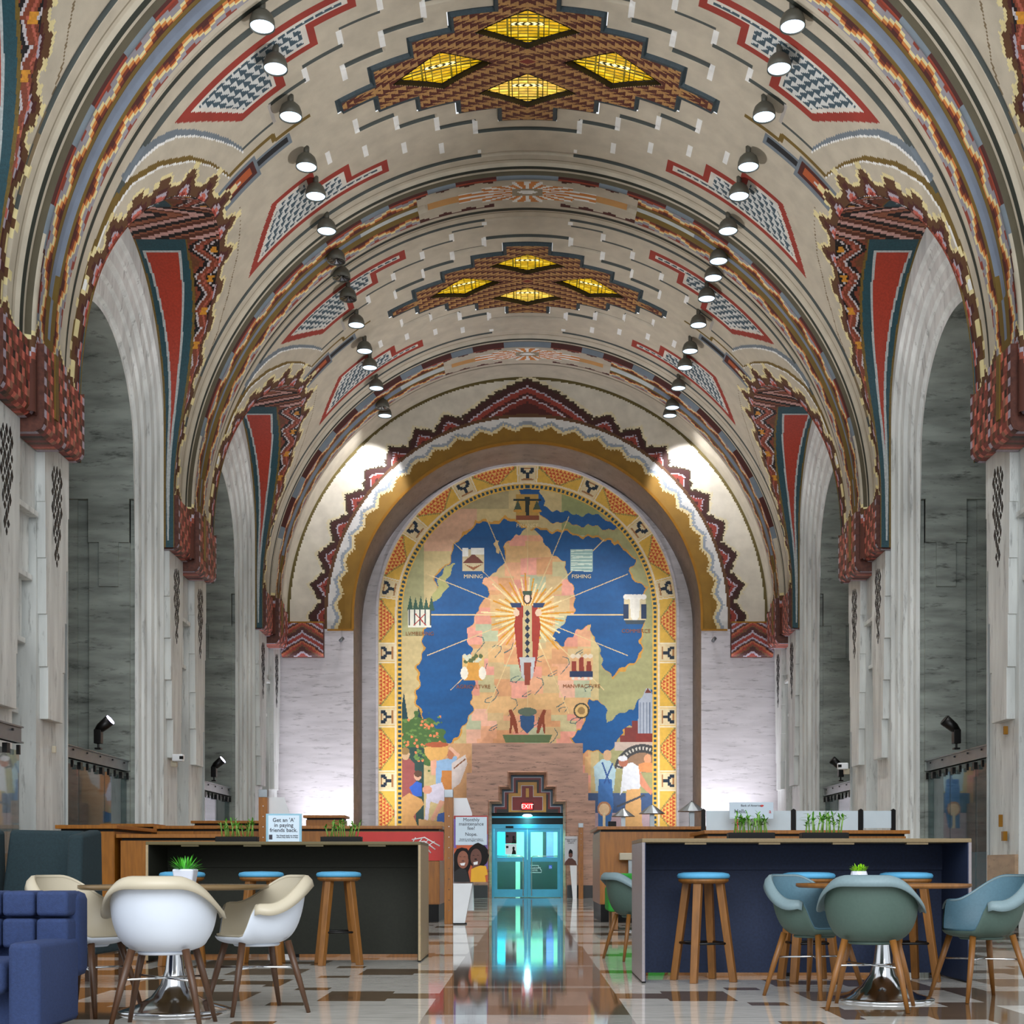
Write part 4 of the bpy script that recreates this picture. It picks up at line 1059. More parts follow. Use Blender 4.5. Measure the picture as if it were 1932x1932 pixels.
def fixture(loc, aim, label, on=True, energy=0):
    t = thing('accent_spotlight', label, 'spotlight', loc)
    box('base', 'black_metal', t, -.05, .05, -.05, .05, 0, .03)
    MB().tube([(0, 0, 0), (0, 0, .12)], .02, 8).box(-.06, .06, -.07, .07, .10, .34).build('driver_box', 'black_metal', t, bevel=.01)
    d = (Vector(aim)-Vector(loc)).normalized(); p0 = Vector((0, 0, .34)); p1 = p0+d*.26
    MB().tube([p0-d*.04, p0+d*.05, p1], [.05, .085, .10], 16).build('head', 'black_metal', t)
    MB().tube([p1, p1+d*.012], .088, 16).build('lens', 'violet_glow' if on else 'black_plastic', t)
    if energy:
        e = Vector(loc)+p1+d*.06
        light('SPOT', 'uplight_beam', e, energy, (1, .97, .97), aim, spot_size=.85, spot_blend=1.0, shadow_soft_size=.1)
    return t
for side, sn in ((-1, 'left'), (1, 'right')):
    for i in (1, 2):
        C = CEN[i]; on = side < 0
        fixture((side*7.30, C-.2 if i == 1 else C-.4, 2.87), (-side*4.8, C-.5, 12.6), '%s spotlight on the steel beam of the %s glass screen, %s wall' % ('lit' if on else 'black', 'near' if i == 1 else 'far', sn), on, 2500 if i == 1 else 2000)
    fixture((side*6.75, CEN[0]+1.0, 2.64), (-side*4.8, CEN[0]+1.2, 13), 'black spotlight on a beam beyond the %s edge of the view' % sn, True, 1700)

# ------------------------------------------------------------------ tub chairs
def smooth(e0, e1, x): t = min(1, max(0, (x-e0)/(e1-e0))); return t*t*(3-2*t)
def tub_chair(name, label, cat, group, outer, inner, rimm, legm):
    t = thing(name, label, cat, (0, 0, 0), 0, group)        # faces +X
    nphi, nv = 64, 16
    def rim(phi):     # phi measured from the back (-X); returns radius and height
        a = abs(phi); z = .805-.165*smooth(.4, 1.7, a); z = z+(.455-z)*smooth(1.92, 2.30, a)
        rx = .33-.03*smooth(0, 1.2, a)*0; r = .283+.012*math.cos(2*a); r -= .05*smooth(1.9, 2.6, a)
        return r, z
    vs = []; fs = []
    for i in range(nphi):
        phi = -PI+2*PI*i/nphi; R_, zr = rim(phi)
        for j in range(nv+1):
            v = j/nv; th = v*PI/2
            rr = R_*(math.sin(th)**.52)*(.93+.07*v) if v > 0 else 0
            z = .405+(zr-.405)*(1-math.cos(th))**1.15
            if v < .3: z = .405+(zr-.405)*(1-math.cos(th))**1.15
            vs.append((-rr*math.cos(phi)*1.0, rr*math.sin(phi)*1.03, z))
    for i in range(nphi):
        k = (i+1) % nphi
        for j in range(nv): fs.append((i*(nv+1)+j, k*(nv+1)+j, k*(nv+1)+j+1, i*(nv+1)+j+1))
    o = MB().add(vs, fs, True)
    sh = o.build('shell', outer, t)
    inn = MB().add([(x*.965, y*.965, z+.012) for x, y, z in vs], fs, True); inn.build('seat_lining', inner, t)
    # rolled rim from arm to arm
    rv = []; rf = []; n = 44; am = 1.98
    for i in range(n+1):
        phi = -am+2*am*i/n; R_, zr = rim(phi); e = smooth(0, .25, am-abs(phi)); c, s_ = -math.cos(phi), math.sin(phi)*1.03
        for dr, dz in ((-.016, .0), (-.006, .011), (.012, .008), (.036, -.018), (.046, -.056), (.038, -.058), (.024, -.026), (-.004, -.012)):
            rv.append(((R_+dr*(.55+.45*e))*c, (R_+dr*(.55+.45*e))*s_, zr+dz*(.8+.2*e)))
    for i in range(n):
        for j in range(8): k = (j+1) % 8; rf.append((i*8+j, i*8+k, (i+1)*8+k, (i+1)*8+j))
    rf += [tuple(range(7, -1, -1)), tuple(n*8+j for j in range(8))]
    MB().add(rv, rf, True).build('rim', rimm, t)
    MB().lathe([(.08, .392), (.13, .394), (.14, .405), (.10, .43)], 28).build('underpan', outer, t)
    for sx in (1, -1):
        for sy in (1, -1):
            MB().tube([(sx*.14, sy*.14, .425), (sx*.185, sy*.19, .22), (sx*.235, sy*.235, .0)], [.021, .019, .012], 12).build('leg', legm, t)
    MB().tube([(.178, .18, .27), (-.178, -.18, .262)], .006, 8).tube([(.178, -.18, .262), (-.178, .18, .27)], .006, 8).build('cross_bar', 'chrome', t)
    return t
D = math.radians
gw = 'white tub chairs round the left table'; gg = 'green tub chairs round the right table'
cw = tub_chair('tub_chair', 'white tub chair seen from behind, in front of the left round table', 'chair', gw, 'shell_white', 'shell_cream', 'shell_cream', 'wood_walnut')
cw.location = (-1.96, 7.15, 0); cw.rotation_euler.z = D(94)
c = copy_tree(cw); c.location = (-2.62, 7.85, 0); c.rotation_euler.z = D(-17); c['label'] = 'white tub chair behind the blue sofa, left of the round table'
c = copy_tree(cw); c.location = (-1.62, 7.93, 0); c.rotation_euler.z = D(212); c['label'] = 'white tub chair right of the left round table, beside the dark counter'
cg = tub_chair('tub_chair', 'grey green tub chair seen from behind, in front of the right round table', 'chair', gg, 'shell_green', 'shell_inner_blue', 'shell_rim_green', 'wood_leg')
cg.location = (2.10, 8.10, 0); cg.rotation_euler.z = D(70)
c = copy_tree(cg); c.location = (1.92, 8.87, 0); c.rotation_euler.z = D(-50); c['label'] = 'grey green tub chair left of the right round table, by the navy counter'
c = copy_tree(cg); c.location = (2.96, 8.65, 0); c.rotation_euler.z = D(192); c['label'] = 'grey green tub chair cut by the right edge of the view'
c = copy_tree(cg); c.location = (1.02, 12.4, 0); c.rotation_euler.z = D(20); c['label'] = 'green tub chair half hidden behind the end of the navy counter'; c['group'] = 'tub chairs'

def round_table(loc, label, top):
    t = thing('round_table', label, 'table', loc, 0, 'round pedestal tables')
    MB().lathe([(.02, .73), (.535, .73), (.553, .738), (.553, .757), (.0, .757)], 64, caps=False).build('tabletop', top, t)
    prof = [(.0, .0), (.325, .0), (.328, .012), (.30, .022), (.22, .045), (.14, .09), (.085, .16), (.056, .25), (.044, .36), (.04, .5), (.04, .72), (.10, .73)]
    MB().lathe(prof, 48, caps=False).build('pedestal', 'chrome', t)
    return t
round_table((-2.11, 7.93, 0), 'round table with dark wooden top on a chrome trumpet foot, among the white chairs', 'wood_table')
round_table((2.31, 8.62, 0), 'round table with oak edged top on a chrome trumpet foot, among the green chairs', 'wood_leg')

# potted plants on the tables
t = thing('potted_plant', 'spiky green grass plant in a pale square pot on the left table', 'plant', (-2.07, 8.02, .757))
m = MB(); m.add([(sx*a, sy*a, z) for z, a in ((0, .052), (.095, .066)) for sx, sy in ((-1, -1), (1, -1), (1, 1), (-1, 1))], [(0, 1, 2, 3), (4, 5, 6, 7), (0, 1, 5, 4), (1, 2, 6, 5), (2, 3, 7, 6), (3, 0, 4, 7)])
m.build('pot', 'pot_white', t, bevel=.012, seg=3)
m = MB(); rnd = random.Random(3)
for k in range(64):
    a = rnd.uniform(0, 2*PI); el = rnd.uniform(.15, 1.4); m.leaf((.02*math.cos(a), .02*math.sin(a), .085), (math.cos(a)*math.cos(el), math.sin(a)*math.cos(el), math.sin(el)), rnd.uniform(.08, .125), .011, .12)
m.build('foliage', 'leaf_spiky', t)
t = thing('potted_plant', 'lime moss tuft in a white faceted pot on the right table', 'plant', (2.19, 8.75, .757))
m = MB(); vs = []
for r, z, o in ((.035, 0, 0), (.062, .035, .5), (.05, .08, 0)):
    for k in range(9): a = 2*PI*(k+o)/9; vs.append((r*math.cos(a), r*math.sin(a), z))
fs = [tuple(range(8, -1, -1)), tuple(range(18, 27))]
for k in range(9):
    k2 = (k+1) % 9; fs += [(k, k2, 9+k), (k2, 9+k2, 9+k), (9+k, 9+k2, 18+k2), (9+k, 18+k2, 18+k)]
m.add(vs, fs).build('pot', 'pot_white', t)
m = MB()
for k in range(170):
    a = rnd.uniform(0, 2*PI); r = rnd.uniform(0, .04); el = rnd.uniform(.3, 1.3); m.leaf((r*math.cos(a), r*math.sin(a), .075+rnd.uniform(0, .025)), (math.cos(a)*math.cos(el), math.sin(a)*math.cos(el), math.sin(el)), rnd.uniform(.025, .05), .009, .2)
m.build('foliage', 'leaf_lime', t)

# ------------------------------------------------------------------ bar counters and stools
def counter(x0, x1, y0, y1, h, label, edge, endm, body, seam):
    t = thing('bar_counter', label, 'counter', ((x0+x1)/2, (y0+y1)/2, 0)); a = (x1-x0)/2; b = (y1-y0)/2
    box('countertop', edge, t, -a, a, -b, b, h-.03, h, .003)
    for s in (-1, 1):
        p, q_ = sorted((s*a, s*(a-.022))); box('end_panel', endm, t, p, q_, -b, b, .012, h-.03, .002)
        p, q_ = sorted((s*(a-.022), s*(a-.028))); box('end_lining', body, t, p, q_, -b+.004, b, .012, h-.03)
    box('back_panel', body, t, -a+.03, a-.03, b-.34, b-.30, .03, h-.03)
    box('apron', body, t, -a+.03, a-.03, b-.36, b-.29, h-.235, h-.04)
    for k in range(4): box('bracket', edge, t, -a+.4+k*(2*a-.8)/3-.08, -a+.4+k*(2*a-.8)/3+.08, -b+.01, -b+.05, h-.045, h-.03)
    box('foot', 'black_plastic', t, -a, -a+.03, -b+.02, b-.02, 0, .012); box('foot', 'black_plastic', t, a-.03, a, -b+.02, b-.02, 0, .012); box('foot', 'black_plastic', t, -.03, .03, b-.34, b-.30, 0, .03)
counter(-3.48, -.973, 12.08, 13.06, 1.098, 'long dark bar counter with olive edge, left of the aisle', 'counter_edge_olive', 'counter_end', 'counter_dark', .2)
counter(.853, 3.306, 9.86, 10.82, 1.078, 'long navy bar counter with grey end panel, right of the aisle', 'counter_edge_blue', 'counter_end_grey', 'counter_navy', .2)
def stool():
    t = thing('bar_stool', 'x', 'stool')
    MB().lathe([(0, .775), (.178, .775), (.196, .783), (.20, .80), (.19, .815), (.15, .824), (0, .828)], 36, caps=False).build('cushion', 'blue_cushion', t)
    MB().lathe([(0, .74), (.165, .74), (.19, .757), (.19, .775), (0, .775)], 36, caps=False).build('seat', 'wood_leg', t)
    for k in range(4):
        a = PI/4+k*PI/2; m = MB(); c_, s_ = math.cos(a), math.sin(a); vs = []
        for r, z, w_, dd in ((.235, 0, .026, .026), (.13, .745, .032, .028)):
            for u, v in ((-1, -1), (1, -1), (1, 1), (-1, 1)): vs.append((c_*(r+v*dd)-s_*u*w_, s_*(r+v*dd)+c_*u*w_, z))
        m.add(vs, [(0, 1, 2, 3), (4, 5, 6, 7), (0, 1, 5, 4), (1, 2, 6, 5), (2, 3, 7, 6), (3, 0, 4, 7)]); m.build('leg', 'wood_leg', t, bevel=.005)
    m = MB()
    for k in range(4):
        a = PI/4+k*PI/2; b = a+PI/2; r = .20; m.tube([(r*math.cos(a), r*math.sin(a), .29), (r*math.cos(b), r*math.sin(b), .29)], .010, 8)
    m.build('foot_rail', 'black_metal', t); return t
st0 = stool(); first = True
for x, y, rz, lab, g in ((-3.06, 11.75, .2, 'left of three by dark counter, behind spiky plant', 'L'), (-2.37, 11.8, .1, 'middle of three by dark counter, behind white chair', 'L'), (-1.68, 11.8, .25, 'right of three by dark counter, legs fully visible', 'L'),
                      (1.335, 10.05, .35, 'left of three by navy counter, legs fully visible', 'R'), (2.14, 10.08, .1, 'middle of three by navy counter, behind green chair', 'R'), (2.88, 10.08, .2, 'right of three by navy counter, behind round table', 'R')):
    o = st0 if first else copy_tree(st0); first = False
    o.location = (x, y, 0); o.rotation_euler.z = rz; o['label'] = 'blue cushioned wooden bar stool, '+lab; o['group'] = 'stools along the dark counter' if g == 'L' else 'stools along the navy counter'

# bamboo boxes and the standing sign on the counters
def bamboo(loc, w_, label, n, seed, hh):
    t = thing('bamboo_planter', label, 'planter', loc, 0, None); rnd = random.Random(seed)
    box('tray', 'black_plastic', t, -w_/2, w_/2, -.06, .06, 0, .058, .004)
    box('soil', 'soil', t, -w_/2+.012, w_/2-.012, -.048, .048, .05, .0595)
    a = MB(); b = MB()
    for k in range(n):
        x = -w_*.36+w_*.72*k/(n-1)+rnd.uniform(-.008, .008); y = rnd.uniform(-.03, .03); h = hh*rnd.uniform(.55, 1); lx = x+rnd.uniform(-.03, .03)
        a.tube([(x, y, .05), ((x+lx)/2, y, .05+h*.5), (lx, y, .05+h*.86)], .0062, 6)
        for q_ in range(9):
            f = rnd.uniform(.45, .9); an = rnd.uniform(0, 2*PI); el = rnd.uniform(.1, 1.3)
            b.leaf((x+(lx-x)*f, y, .05+h*f), (math.cos(an)*math.cos(el), math.sin(an)*math.cos(el), math.sin(el)), rnd.uniform(.045, .085), .016, .35)
    a.build('stems', 'bamboo_stem', t); b.build('leaves', 'leaf_green', t)
bamboo((-2.78, 12.70, 1.098), .40, 'bamboo sprigs in a low black tray, left end of the dark counter', 14, 1, .19)
bamboo((-1.78, 12.70, 1.098), .39, 'bamboo sprigs in a low black tray, right part of the dark counter', 12, 2, .19)
bamboo((1.77, 10.5, 1.078), .365, 'bamboo sprigs in a black tray in front of the white bank sign', 15, 5, .20)
bamboo((2.35, 10.5, 1.078), .37, 'bamboo sprigs in a black tray in front of the white dividers', 14, 8, .20)
t = thing('counter_sign', 'pale blue sign about paying friends back, standing on the dark counter', 'sign', (-2.315, 12.6, 1.098))
mat('sign_blue', (140, 186, 206), .4, var=.04); mat('sign_pale', (206, 224, 238), .4, var=.02)
box('board', 'sign_blue', t, -.17, .17, -.006, .006, 0, .275, .002)
box('card', 'sign_pale', t, -.148, .148, -.010, -.006, .0, .258, .004)
text_obj('lettering', "Get an 'A'\nin paying\nfriends back.", .052, (0, -.012, .198), 'ink', t, spacing=.92)
text_obj('small_print', 'Pay friends back no matter\nwhere they bank. It is easy.', .019, (.035, -.012, .062), 'ink', t, spacing=.9)
box('phone_icon', 'ink', t, -.14, -.108, -.012, -.010, .03, .075)

# ------------------------------------------------------------------ sofa and wing chair
t = thing('tufted_sofa', 'navy blue tufted sofa corner at the lower left', 'sofa', (-3.22, 6.75, 0))
box('frame', 'sofa_blue', t, -.9, .72, -.2, .36, .07, .34, .02)
box('arm', 'sofa_blue', t, .70, .86, -.34, .24, .06, .495, .03)
box('seat_cushion', 'sofa_blue', t, -.9, .69, -.36, .12, .24, .405, .04)
xs_ = [-.9, -.46, -.02, .38, .60, .74, .86]
box('back', 'sofa_blue', t, -.9, .86, .20, .40, .28, .735, .045)
for zz0, zz1 in ((.605, .742), (.44, .60)):
    for k in range(10):
        a, b = (.85-.175*(k+1), .85-.175*k); box('tuft_cushion', 'sofa_blue', t, a+.004, b-.004, .09, .30, zz0+.003, zz1-.003, .022)
for x in (-.8, .6): box('foot', 'black_metal', t, x, x+.05, 0, .05, 0, .07)
t = thing('wing_chair', 'dark teal high wing chair behind the blue sofa', 'chair', (-3.70, 9.75, 0), D(-4))
m = MB()
bk = [(-.34, 1.10), (.30, 1.10)]
m.add([(-.32, .22, .35), (.34, .22, .35), (.30, .34, 1.14), (-.28, .34, 1.15), (-.32, .34, .35), (.34, .34, .35), (.30, .44, 1.14), (-.28, .44, 1.15)], [(0, 1, 2, 3), (4, 5, 6, 7), (0, 1, 5, 4), (1, 2, 6, 5), (2, 3, 7, 6), (3, 0, 4, 7)])
m.build('backrest', 'teal_fabric', t, bevel=.03)
for s in (-1, 1):
    m = MB(); pts = [(.34, .28), (-.30, .28), (-.34, .55), (-.02, .62), (.02, 1.10), (.40, 1.15), (.44, .28)]
    x0, x1 = (.31, .43) if s > 0 else (-.66, -.33)
    m.prism(pts, 'x', x0, x1).build('wing', 'teal_fabric', t, bevel=.03)
box('seat_cushion', 'teal_fabric', t, -.33, .34, -.34, .30, .27, .45, .04)
box('base', 'teal_fabric', t, -.34, .66, -.30, .36, .24, .34, .02)
for x in (-.3, .36, .62):
    for y in (-.24, .3): box('leg', 'wood_walnut', t, x-.02, x+.02, y-.02, y+.02, 0, .25)
t = thing('green_armchair', 'bright green upholstered armchair behind the navy counter', 'chair', (1.55, 18.6, 0))
box('seat', 'green_fabric', t, -.40, .4, -.35, .4, .25, .42, .04); box('backrest', 'green_fabric', t, -.42, .42, .28, .46, .28, .78, .04)
for s in (-1, 1): a, b = sorted((s*.44, s*.30)); box('arm', 'green_fabric', t, a, b, -.36, .4, .25, .60, .04)
for sx in (-.34, .34):
    for sy in (-.28, .38): box('leg', 'wood_leg', t, sx-.04, sx+.04, sy-.04, sy+.04, 0, .25)

# ------------------------------------------------------------------ timber teller desks
def desk(x0, x1, y0, y1, h, label, seams, name='timber_desk'):
    t = thing(name, label, 'desk', ((x0+x1)/2, (y0+y1)/2, 0)); a = (x1-x0)/2; b = (y1-y0)/2
    box('desktop', 'wood_oak', t, -a-.04, a+.04, -b-.04, b+.04, h-.05, h, .004)
    box('carcass', 'wood_oak', t, -a+.004, a-.004, -b+.012, b, .28, h-.085); box('shadow_gap', 'black_plastic', t, -a+.02, a-.02, -b+.02, b-.01, h-.085, h-.05); box('kick_plate', 'black_plastic', t, -a+.02, a-.02, -b+.03, b-.01, .0, .28)
    e = [-a]+[s-(x0+x1)/2 for s in seams]+[a]
    for p, q_ in zip(e[:-1], e[1:]): box('panel', 'wood_oak', t, p+.012, q_-.012, -b, -b+.011, .30, h-.085)
    return t
desk(1.14, 3.16, 20.9, 23.2, 1.51, 'oak teller desk with three metal lamps, right of the aisle', [1.80, 2.47])
desk(-5.85, -1.38, 20.9, 23.2, 1.52, 'long oak teller desk behind the dark counter, left of the aisle', [-5.25, -4.56, -3.9, -3.2, -2.5, -1.95])
desk(2.52, 5.32, 18.6, 20.2, 1.385, 'low oak desk carrying the white dividers', [3.4, 4.3])
box_ = desk(-6.15, -5.42, 17.4, 19.2, 1.42, 'oak cabinet end behind the dark teal wing chair', [])
desk(-5.35, -4.0, 17.4, 19.2, 1.30, 'lower oak cabinet beside the dark counter end', [])
for x0, x1, y, h, lab in ((-6.2, -4.8, 24.6, 1.73, 'oak cabinet with dark shelf behind the left teller desk'), (-4.15, -3.45, 24.8, 1.84, 'tall narrow oak cabinet behind the blue sign'), (-6.72, -5.95, 21.0, 1.555, 'short oak cabinet against the left pier')):
    desk(x0, x1, y, y+.6, h, lab, [], 'timber_cabinet')
t = thing('printer_shelf', 'pale grey printer on a bracket under the right teller desk', 'printer', (1.70, 20.78, .98))
box('body', 'shell_cream', t, -.26, .3, -.12, .11, 0, .11, .008); box('slot', 'black_plastic', t, -.02, .3, -.125, -.11, .03, .09)
box('arm', 'steel', t, -.12, -.05, -.06, .06, -.22, 0)
# desk lamps
def desk_lamp():
    t = thing('desk_lamp', 'x', 'lamp')
    box('stem', 'steel', t, -.035, .035, -.03, .03, 0, .24)
    m = MB(); r = .20
    vs = [(r*math.cos(PI/4+k*PI/2), r*math.sin(PI/4+k*PI/2), .215) for k in range(4)]; vs = [(-.20, -.15, .215), (.20, -.15, .215), (.20, .15, .215), (-.20, .15, .215), (0, 0, .345)]
    n = 16; vs = [(.205*math.cos(2*PI*k/n), .16*math.sin(2*PI*k/n), .215) for k in range(n)]+[(.02*math.cos(2*PI*k/n), .02*math.sin(2*PI*k/n), .345) for k in range(n)]
    m.add(vs, [(k, (k+1) % n, n+(k+1) % n, n+k) for k in range(n)]+[tuple(range(n, 2*n))]).build('lamp_shade', 'steel', t, solid=.006)
    MB().lathe([(0, .34), (.014, .35), (.0, .368)], 10, caps=False).build('finial', 'black_metal', t)
    return t
dl = desk_lamp(); firstl = True
for x, y, s, lab in ((1.635, 22.6, .98, 'left of three on the right teller desk'), (2.06, 21.9, 1.06, 'middle of three on the right teller desk'), (2.63, 21.2, 1.10, 'right of three on the right teller desk')):
    o = dl if firstl else copy_tree(dl); firstl = False; o.location = (x, y, 1.51); o.scale = (s, s, s*1.05); o['label'] = 'conical metal desk lamp, '+lab; o['group'] = 'metal lamps on the right teller desk'
t = thing('card_reader', 'small black device beside the left metal lamp', 'device', (1.38, 21.5, 1.51)); box('body', 'black_plastic', t, -.07, .06, -.05, .05, 0, .10, .006)

# dividers
for i, (x, lab) in enumerate(((2.54, 'first from the left'), (3.84, 'second from the left'), (4.81, 'third from the left'), (5.28, 'last on the right'))):
    o = MB().prism([(x-.03, 1.385), (x-.03, 1.69), (x, 1.71), (x+.03, 1.69), (x+.03, 1.385)], 'y', 19.1, 19.16).build('black_stanchion', 'black_plastic'); tag(o, 'black post between the white dividers, %s' % lab, 'post', 'posts of the white dividers')
for a, b, lab in ((2.58, 3.80, 'left pane behind the bank sign'), (3.88, 4.77, 'middle pane behind the right bamboo'), (4.85, 5.25, 'right short pane')):
    o = MB().box(a, b, 19.12, 19.14, 1.43 if a > 4.5 else 1.39, 1.68).build('frosted_divider', 'glass_white'); tag(o, 'frosted white divider, '+lab, 'divider', 'white dividers on the low oak desk')
t = thing('bank_sign', 'white greeting sign on a red foot behind the bamboo tray', 'sign', (3.17, 18.75, 1.385))
box('board', 'sign_pale', t, -.31, .31, -.008, .008, .165, .40, .002); box('foot', 'red_gloss', t, -.235, -.19, -.02, .02, 0, .165)
text_obj('lettering', 'Bank of America', .042, (-.01, -.011, .34), 'ink', t)
text_obj('greeting', 'Hello', .082, (-.155, -.011, .245), 'ink', t); text_obj('greeting', 'a', .082, (.262, -.011, .245), 'red_gloss', t)
MB().prism([(.115, .352), (.145, .365), (.175, .358), (.165, .34), (.14, .332)], 'y', -.012, -.008).build('emblem', 'red_gloss', t)

# timber posts with steel caps
def post(loc, h, lab, g='rivetted timber posts'):
    t = thing('timber_post', lab, 'post', loc, 0, g)
    box('post', 'wood_oak', t, -.065, .065, -.065, .065, 0, h-.12, .004); box('cap', 'steel', t, -.067, .067, -.067, .067, h-.12, h, .004)
    m = MB(); n = int((h-.3)/.16)
    for k in range(n): m.lathe([(0, 0), (.008, .0), (.006, .004), (0, .006)], 8, (0.0, 0, 0), caps=False) if 0 else m.box(.0, .012, -.071, -.065, .2+k*.16, .212+k*.16)
    m.build('rivets', 'chrome', t)
post((-1.20, 20.25, 0), 2.05, 'riveted oak post beside the poster of two laughing women')
post((-4.06, 20.4, 0), 2.06, 'riveted oak post with a grey cap behind the blue sign on the dark counter')
post((1.48, 36.7, 0), 2.09, 'riveted oak post beside the right side of the blue doors')

# poster stands
def card_poly(mb, pts, y0, y1): return mb.prism(pts, 'y', y0, y1)
mat('skin_a', (150, 88, 62), .5, var=.12, scale=12); mat('skin_b', (104, 58, 42), .5, var=.12, scale=12); mat('hair_black', (18, 14, 14), .8); mat('shirt_yellow', (240, 178, 22), .5, var=.06); mat('shirt_black', (20, 20, 22), .6); mat('poster_orange', (206, 92, 44), .5, var=.2, scale=3); mat('poster_purple', (120, 90, 170), .5, var=.2); mat('poster_grey', (204, 208, 214), .5, var=.03); mat('blouse_brown', (92, 56, 46), .6, var=.15, scale=20); mat('band_red', (170, 30, 34), .5)
def shape(t, name, matn, pts, d):
    return MB().prism(pts, 'y', d-.004, d).build(name, matn, t)
def ellp(cx, cz, rx, rz, n=24, wob=0, seed=0):
    r_ = random.Random(seed); return [(cx+rx*(1+r_.uniform(-wob, wob))*math.cos(2*PI*k/n), cz+rz*(1+r_.uniform(-wob, wob))*math.sin(2*PI*k/n)) for k in range(n)]
t = thing('poster_stand', 'poster about a monthly maintenance fee with two laughing women, left of the aisle', 'poster', (-.865, 20.15, 0))
# local x: 0 is the poster centre (photo x 888), 122 px per metre at this depth
def lx(px): return (px-888.5)/124.
def lz(py): return HC+(VY-py)/124.
box('backing', 'band_red', t, lx(857), lx(921), 0, .012, lz(1664), lz(1539)); 
shape(t, 'field', 'poster_orange', [(lx(857), lz(1592)), (lx(921), lz(1592)), (lx(921), lz(1664)), (lx(857), lz(1664))], -.001)
shape(t, 'field', 'poster_purple', [(lx(908), lz(1560)), (lx(921), lz(1575)), (lx(921), lz(1640)), (lx(912), lz(1640))], -.004)
shape(t, 'field', 'poster_purple', [(lx(857), lz(1545)), (lx(861), lz(1545)), (lx(862), lz(1600)), (lx(857), lz(1600))], -.004)
box('card', 'sign_pale', t, lx(860.5), lx(919.5), -.012, -.006, lz(1594.5), lz(1541.5), .003)
text_obj('lettering', 'Monthly\nmaintenance\nfee?', .075, (lx(890), -.014, lz(1549.6)), 'ink', t, spacing=.86)
text_obj('lettering', 'Nope.', .075, (lx(890), -.014, lz(1577.0)), 'ink', t)
text_obj('small_print', 'Students under 24 enrolled in\nschool may be eligible. Ask how.', .029, (lx(890), -.014, lz(1584.3)), 'ink', t, spacing=.85)
ph = shape(t, 'portrait_left', 'hair_black', [(lx(a), lz(b)) for a, b in ((857, 1664), (857, 1612), (863, 1602), (872, 1599), (882, 1601), (889, 1612), (889, 1632), (884, 1645), (888, 1664))], -.012)
shape(ph, 'face', 'skin_a', ellp(lx(874.5), lz(1622), .085, .135), -.016)
shape(ph, 'mouth', 'white_paint', [(lx(868.5), lz(1629)), (lx(879), lz(1627.5)), (lx(877), lz(1633)), (lx(871), lz(1633))], -.020)
for dx_ in (-4.5, 3.5): shape(ph, 'eye', 'hair_black', [(lx(874+dx_-2.5), lz(1617)), (lx(874+dx_), lz(1615.8)), (lx(874+dx_+2.5), lz(1617)), (lx(874+dx_), lz(1616.6))], -.020)
shape(ph, 'nose', 'skin_b', ellp(lx(874.5), lz(1624.2), .022, .014), -.019)
shape(ph, 'jacket', 'shirt_black', [(lx(857), lz(1664)), (lx(858), lz(1645)), (lx(868), lz(1638)), (lx(880), lz(1641)), (lx(888), lz(1664))], -.015)
pw = shape(t, 'portrait_right', 'hair_black', ellp(lx(903), lz(1614), .160, .185, 28, .05, 2), -.016)
shape(pw, 'neck', 'skin_b', [(lx(893), lz(1625)), (lx(905), lz(1625)), (lx(905), lz(1640)), (lx(892), lz(1640))], -.018)
shape(pw, 'shirt', 'shirt_yellow', [(lx(889), lz(1664)), (lx(890), lz(1640)), (lx(898), lz(1636)), (lx(907), lz(1633)), (lx(918), lz(1634)), (lx(921), lz(1650)), (lx(916), lz(1652)), (lx(918), lz(1664))], -.020)
shape(pw, 'face', 'skin_b', ellp(lx(899), lz(1618), .086, .135), -.024)
shape(pw, 'mouth', 'white_paint', [(lx(894), lz(1627)), (lx(902.5), lz(1625)), (lx(902), lz(1631)), (lx(895), lz(1632))], -.028)
for dx_ in (-4.2, 4.2): shape(pw, 'eye', 'hair_black', [(lx(898.5+dx_-2.5), lz(1614.4)), (lx(898.5+dx_), lz(1613)), (lx(898.5+dx_+2.5), lz(1614.4)), (lx(898.5+dx_), lz(1613.9))], -.028)
shape(pw, 'nose', 'hair_black', ellp(lx(898.5), lz(1621), .020, .010), -.027)
st_ = MB(); st_.add([(-.26, -.05, .775), (.03, -.05, .775), (.03, .1, .775), (-.26, .1, .775), (-.26, -.05, .02), (-.085, -.05, .02), (-.085, .1, .02), (-.26, .1, .02)], [(0, 1, 2, 3), (4, 5, 6, 7), (0, 1, 5, 4), (1, 2, 6, 5), (2, 3, 7, 6), (3, 0, 4, 7)])
_s = st_.build('foot', 'white_plastic', t); _s.scale.z = .80
MB().box(-.26, -.06, -.07, .12, 0, .02).build('base_plate', 'black_plastic', t)
MB().box(.04, .25, .0, .012, .06, .63).build('clear_pocket', 'glass_clear', t)
t = thing('white_fin', 'white tapering panel behind the top of the tall poster', 'panel', (-.98, 20.35, 0))
MB().prism([(-.15, .2), (.16, .2), (.13, 1.70), (.05, 1.93), (-.15, 1.93)], 'y', -.006, .006).build('panel', 'white_plastic', t)
t = thing('white_fin', 'white tapering panel behind the blue sign on the dark counter', 'panel', (-3.86, 20.5, 0))
MB().prism([(-.15, .2), (.26, .2), (.19, 1.66), (.10, 1.95), (-.15, 1.95)], 'y', -.006, .006).build('panel', 'white_plastic', t)
t = thing('poster_stand', 'narrow grey poster with a seated woman, right of the blue doors', 'poster', (1.20, 36.75, 0))
box('backing', 'poster_grey', t, -.16, .19, 0, .012, .95-.02, 2.02-.29)
text_obj('lettering', 'Prepared your\ndebt card?\nLock it.', .055, (.01, -.003, 1.63), 'ink', t, spacing=.9)
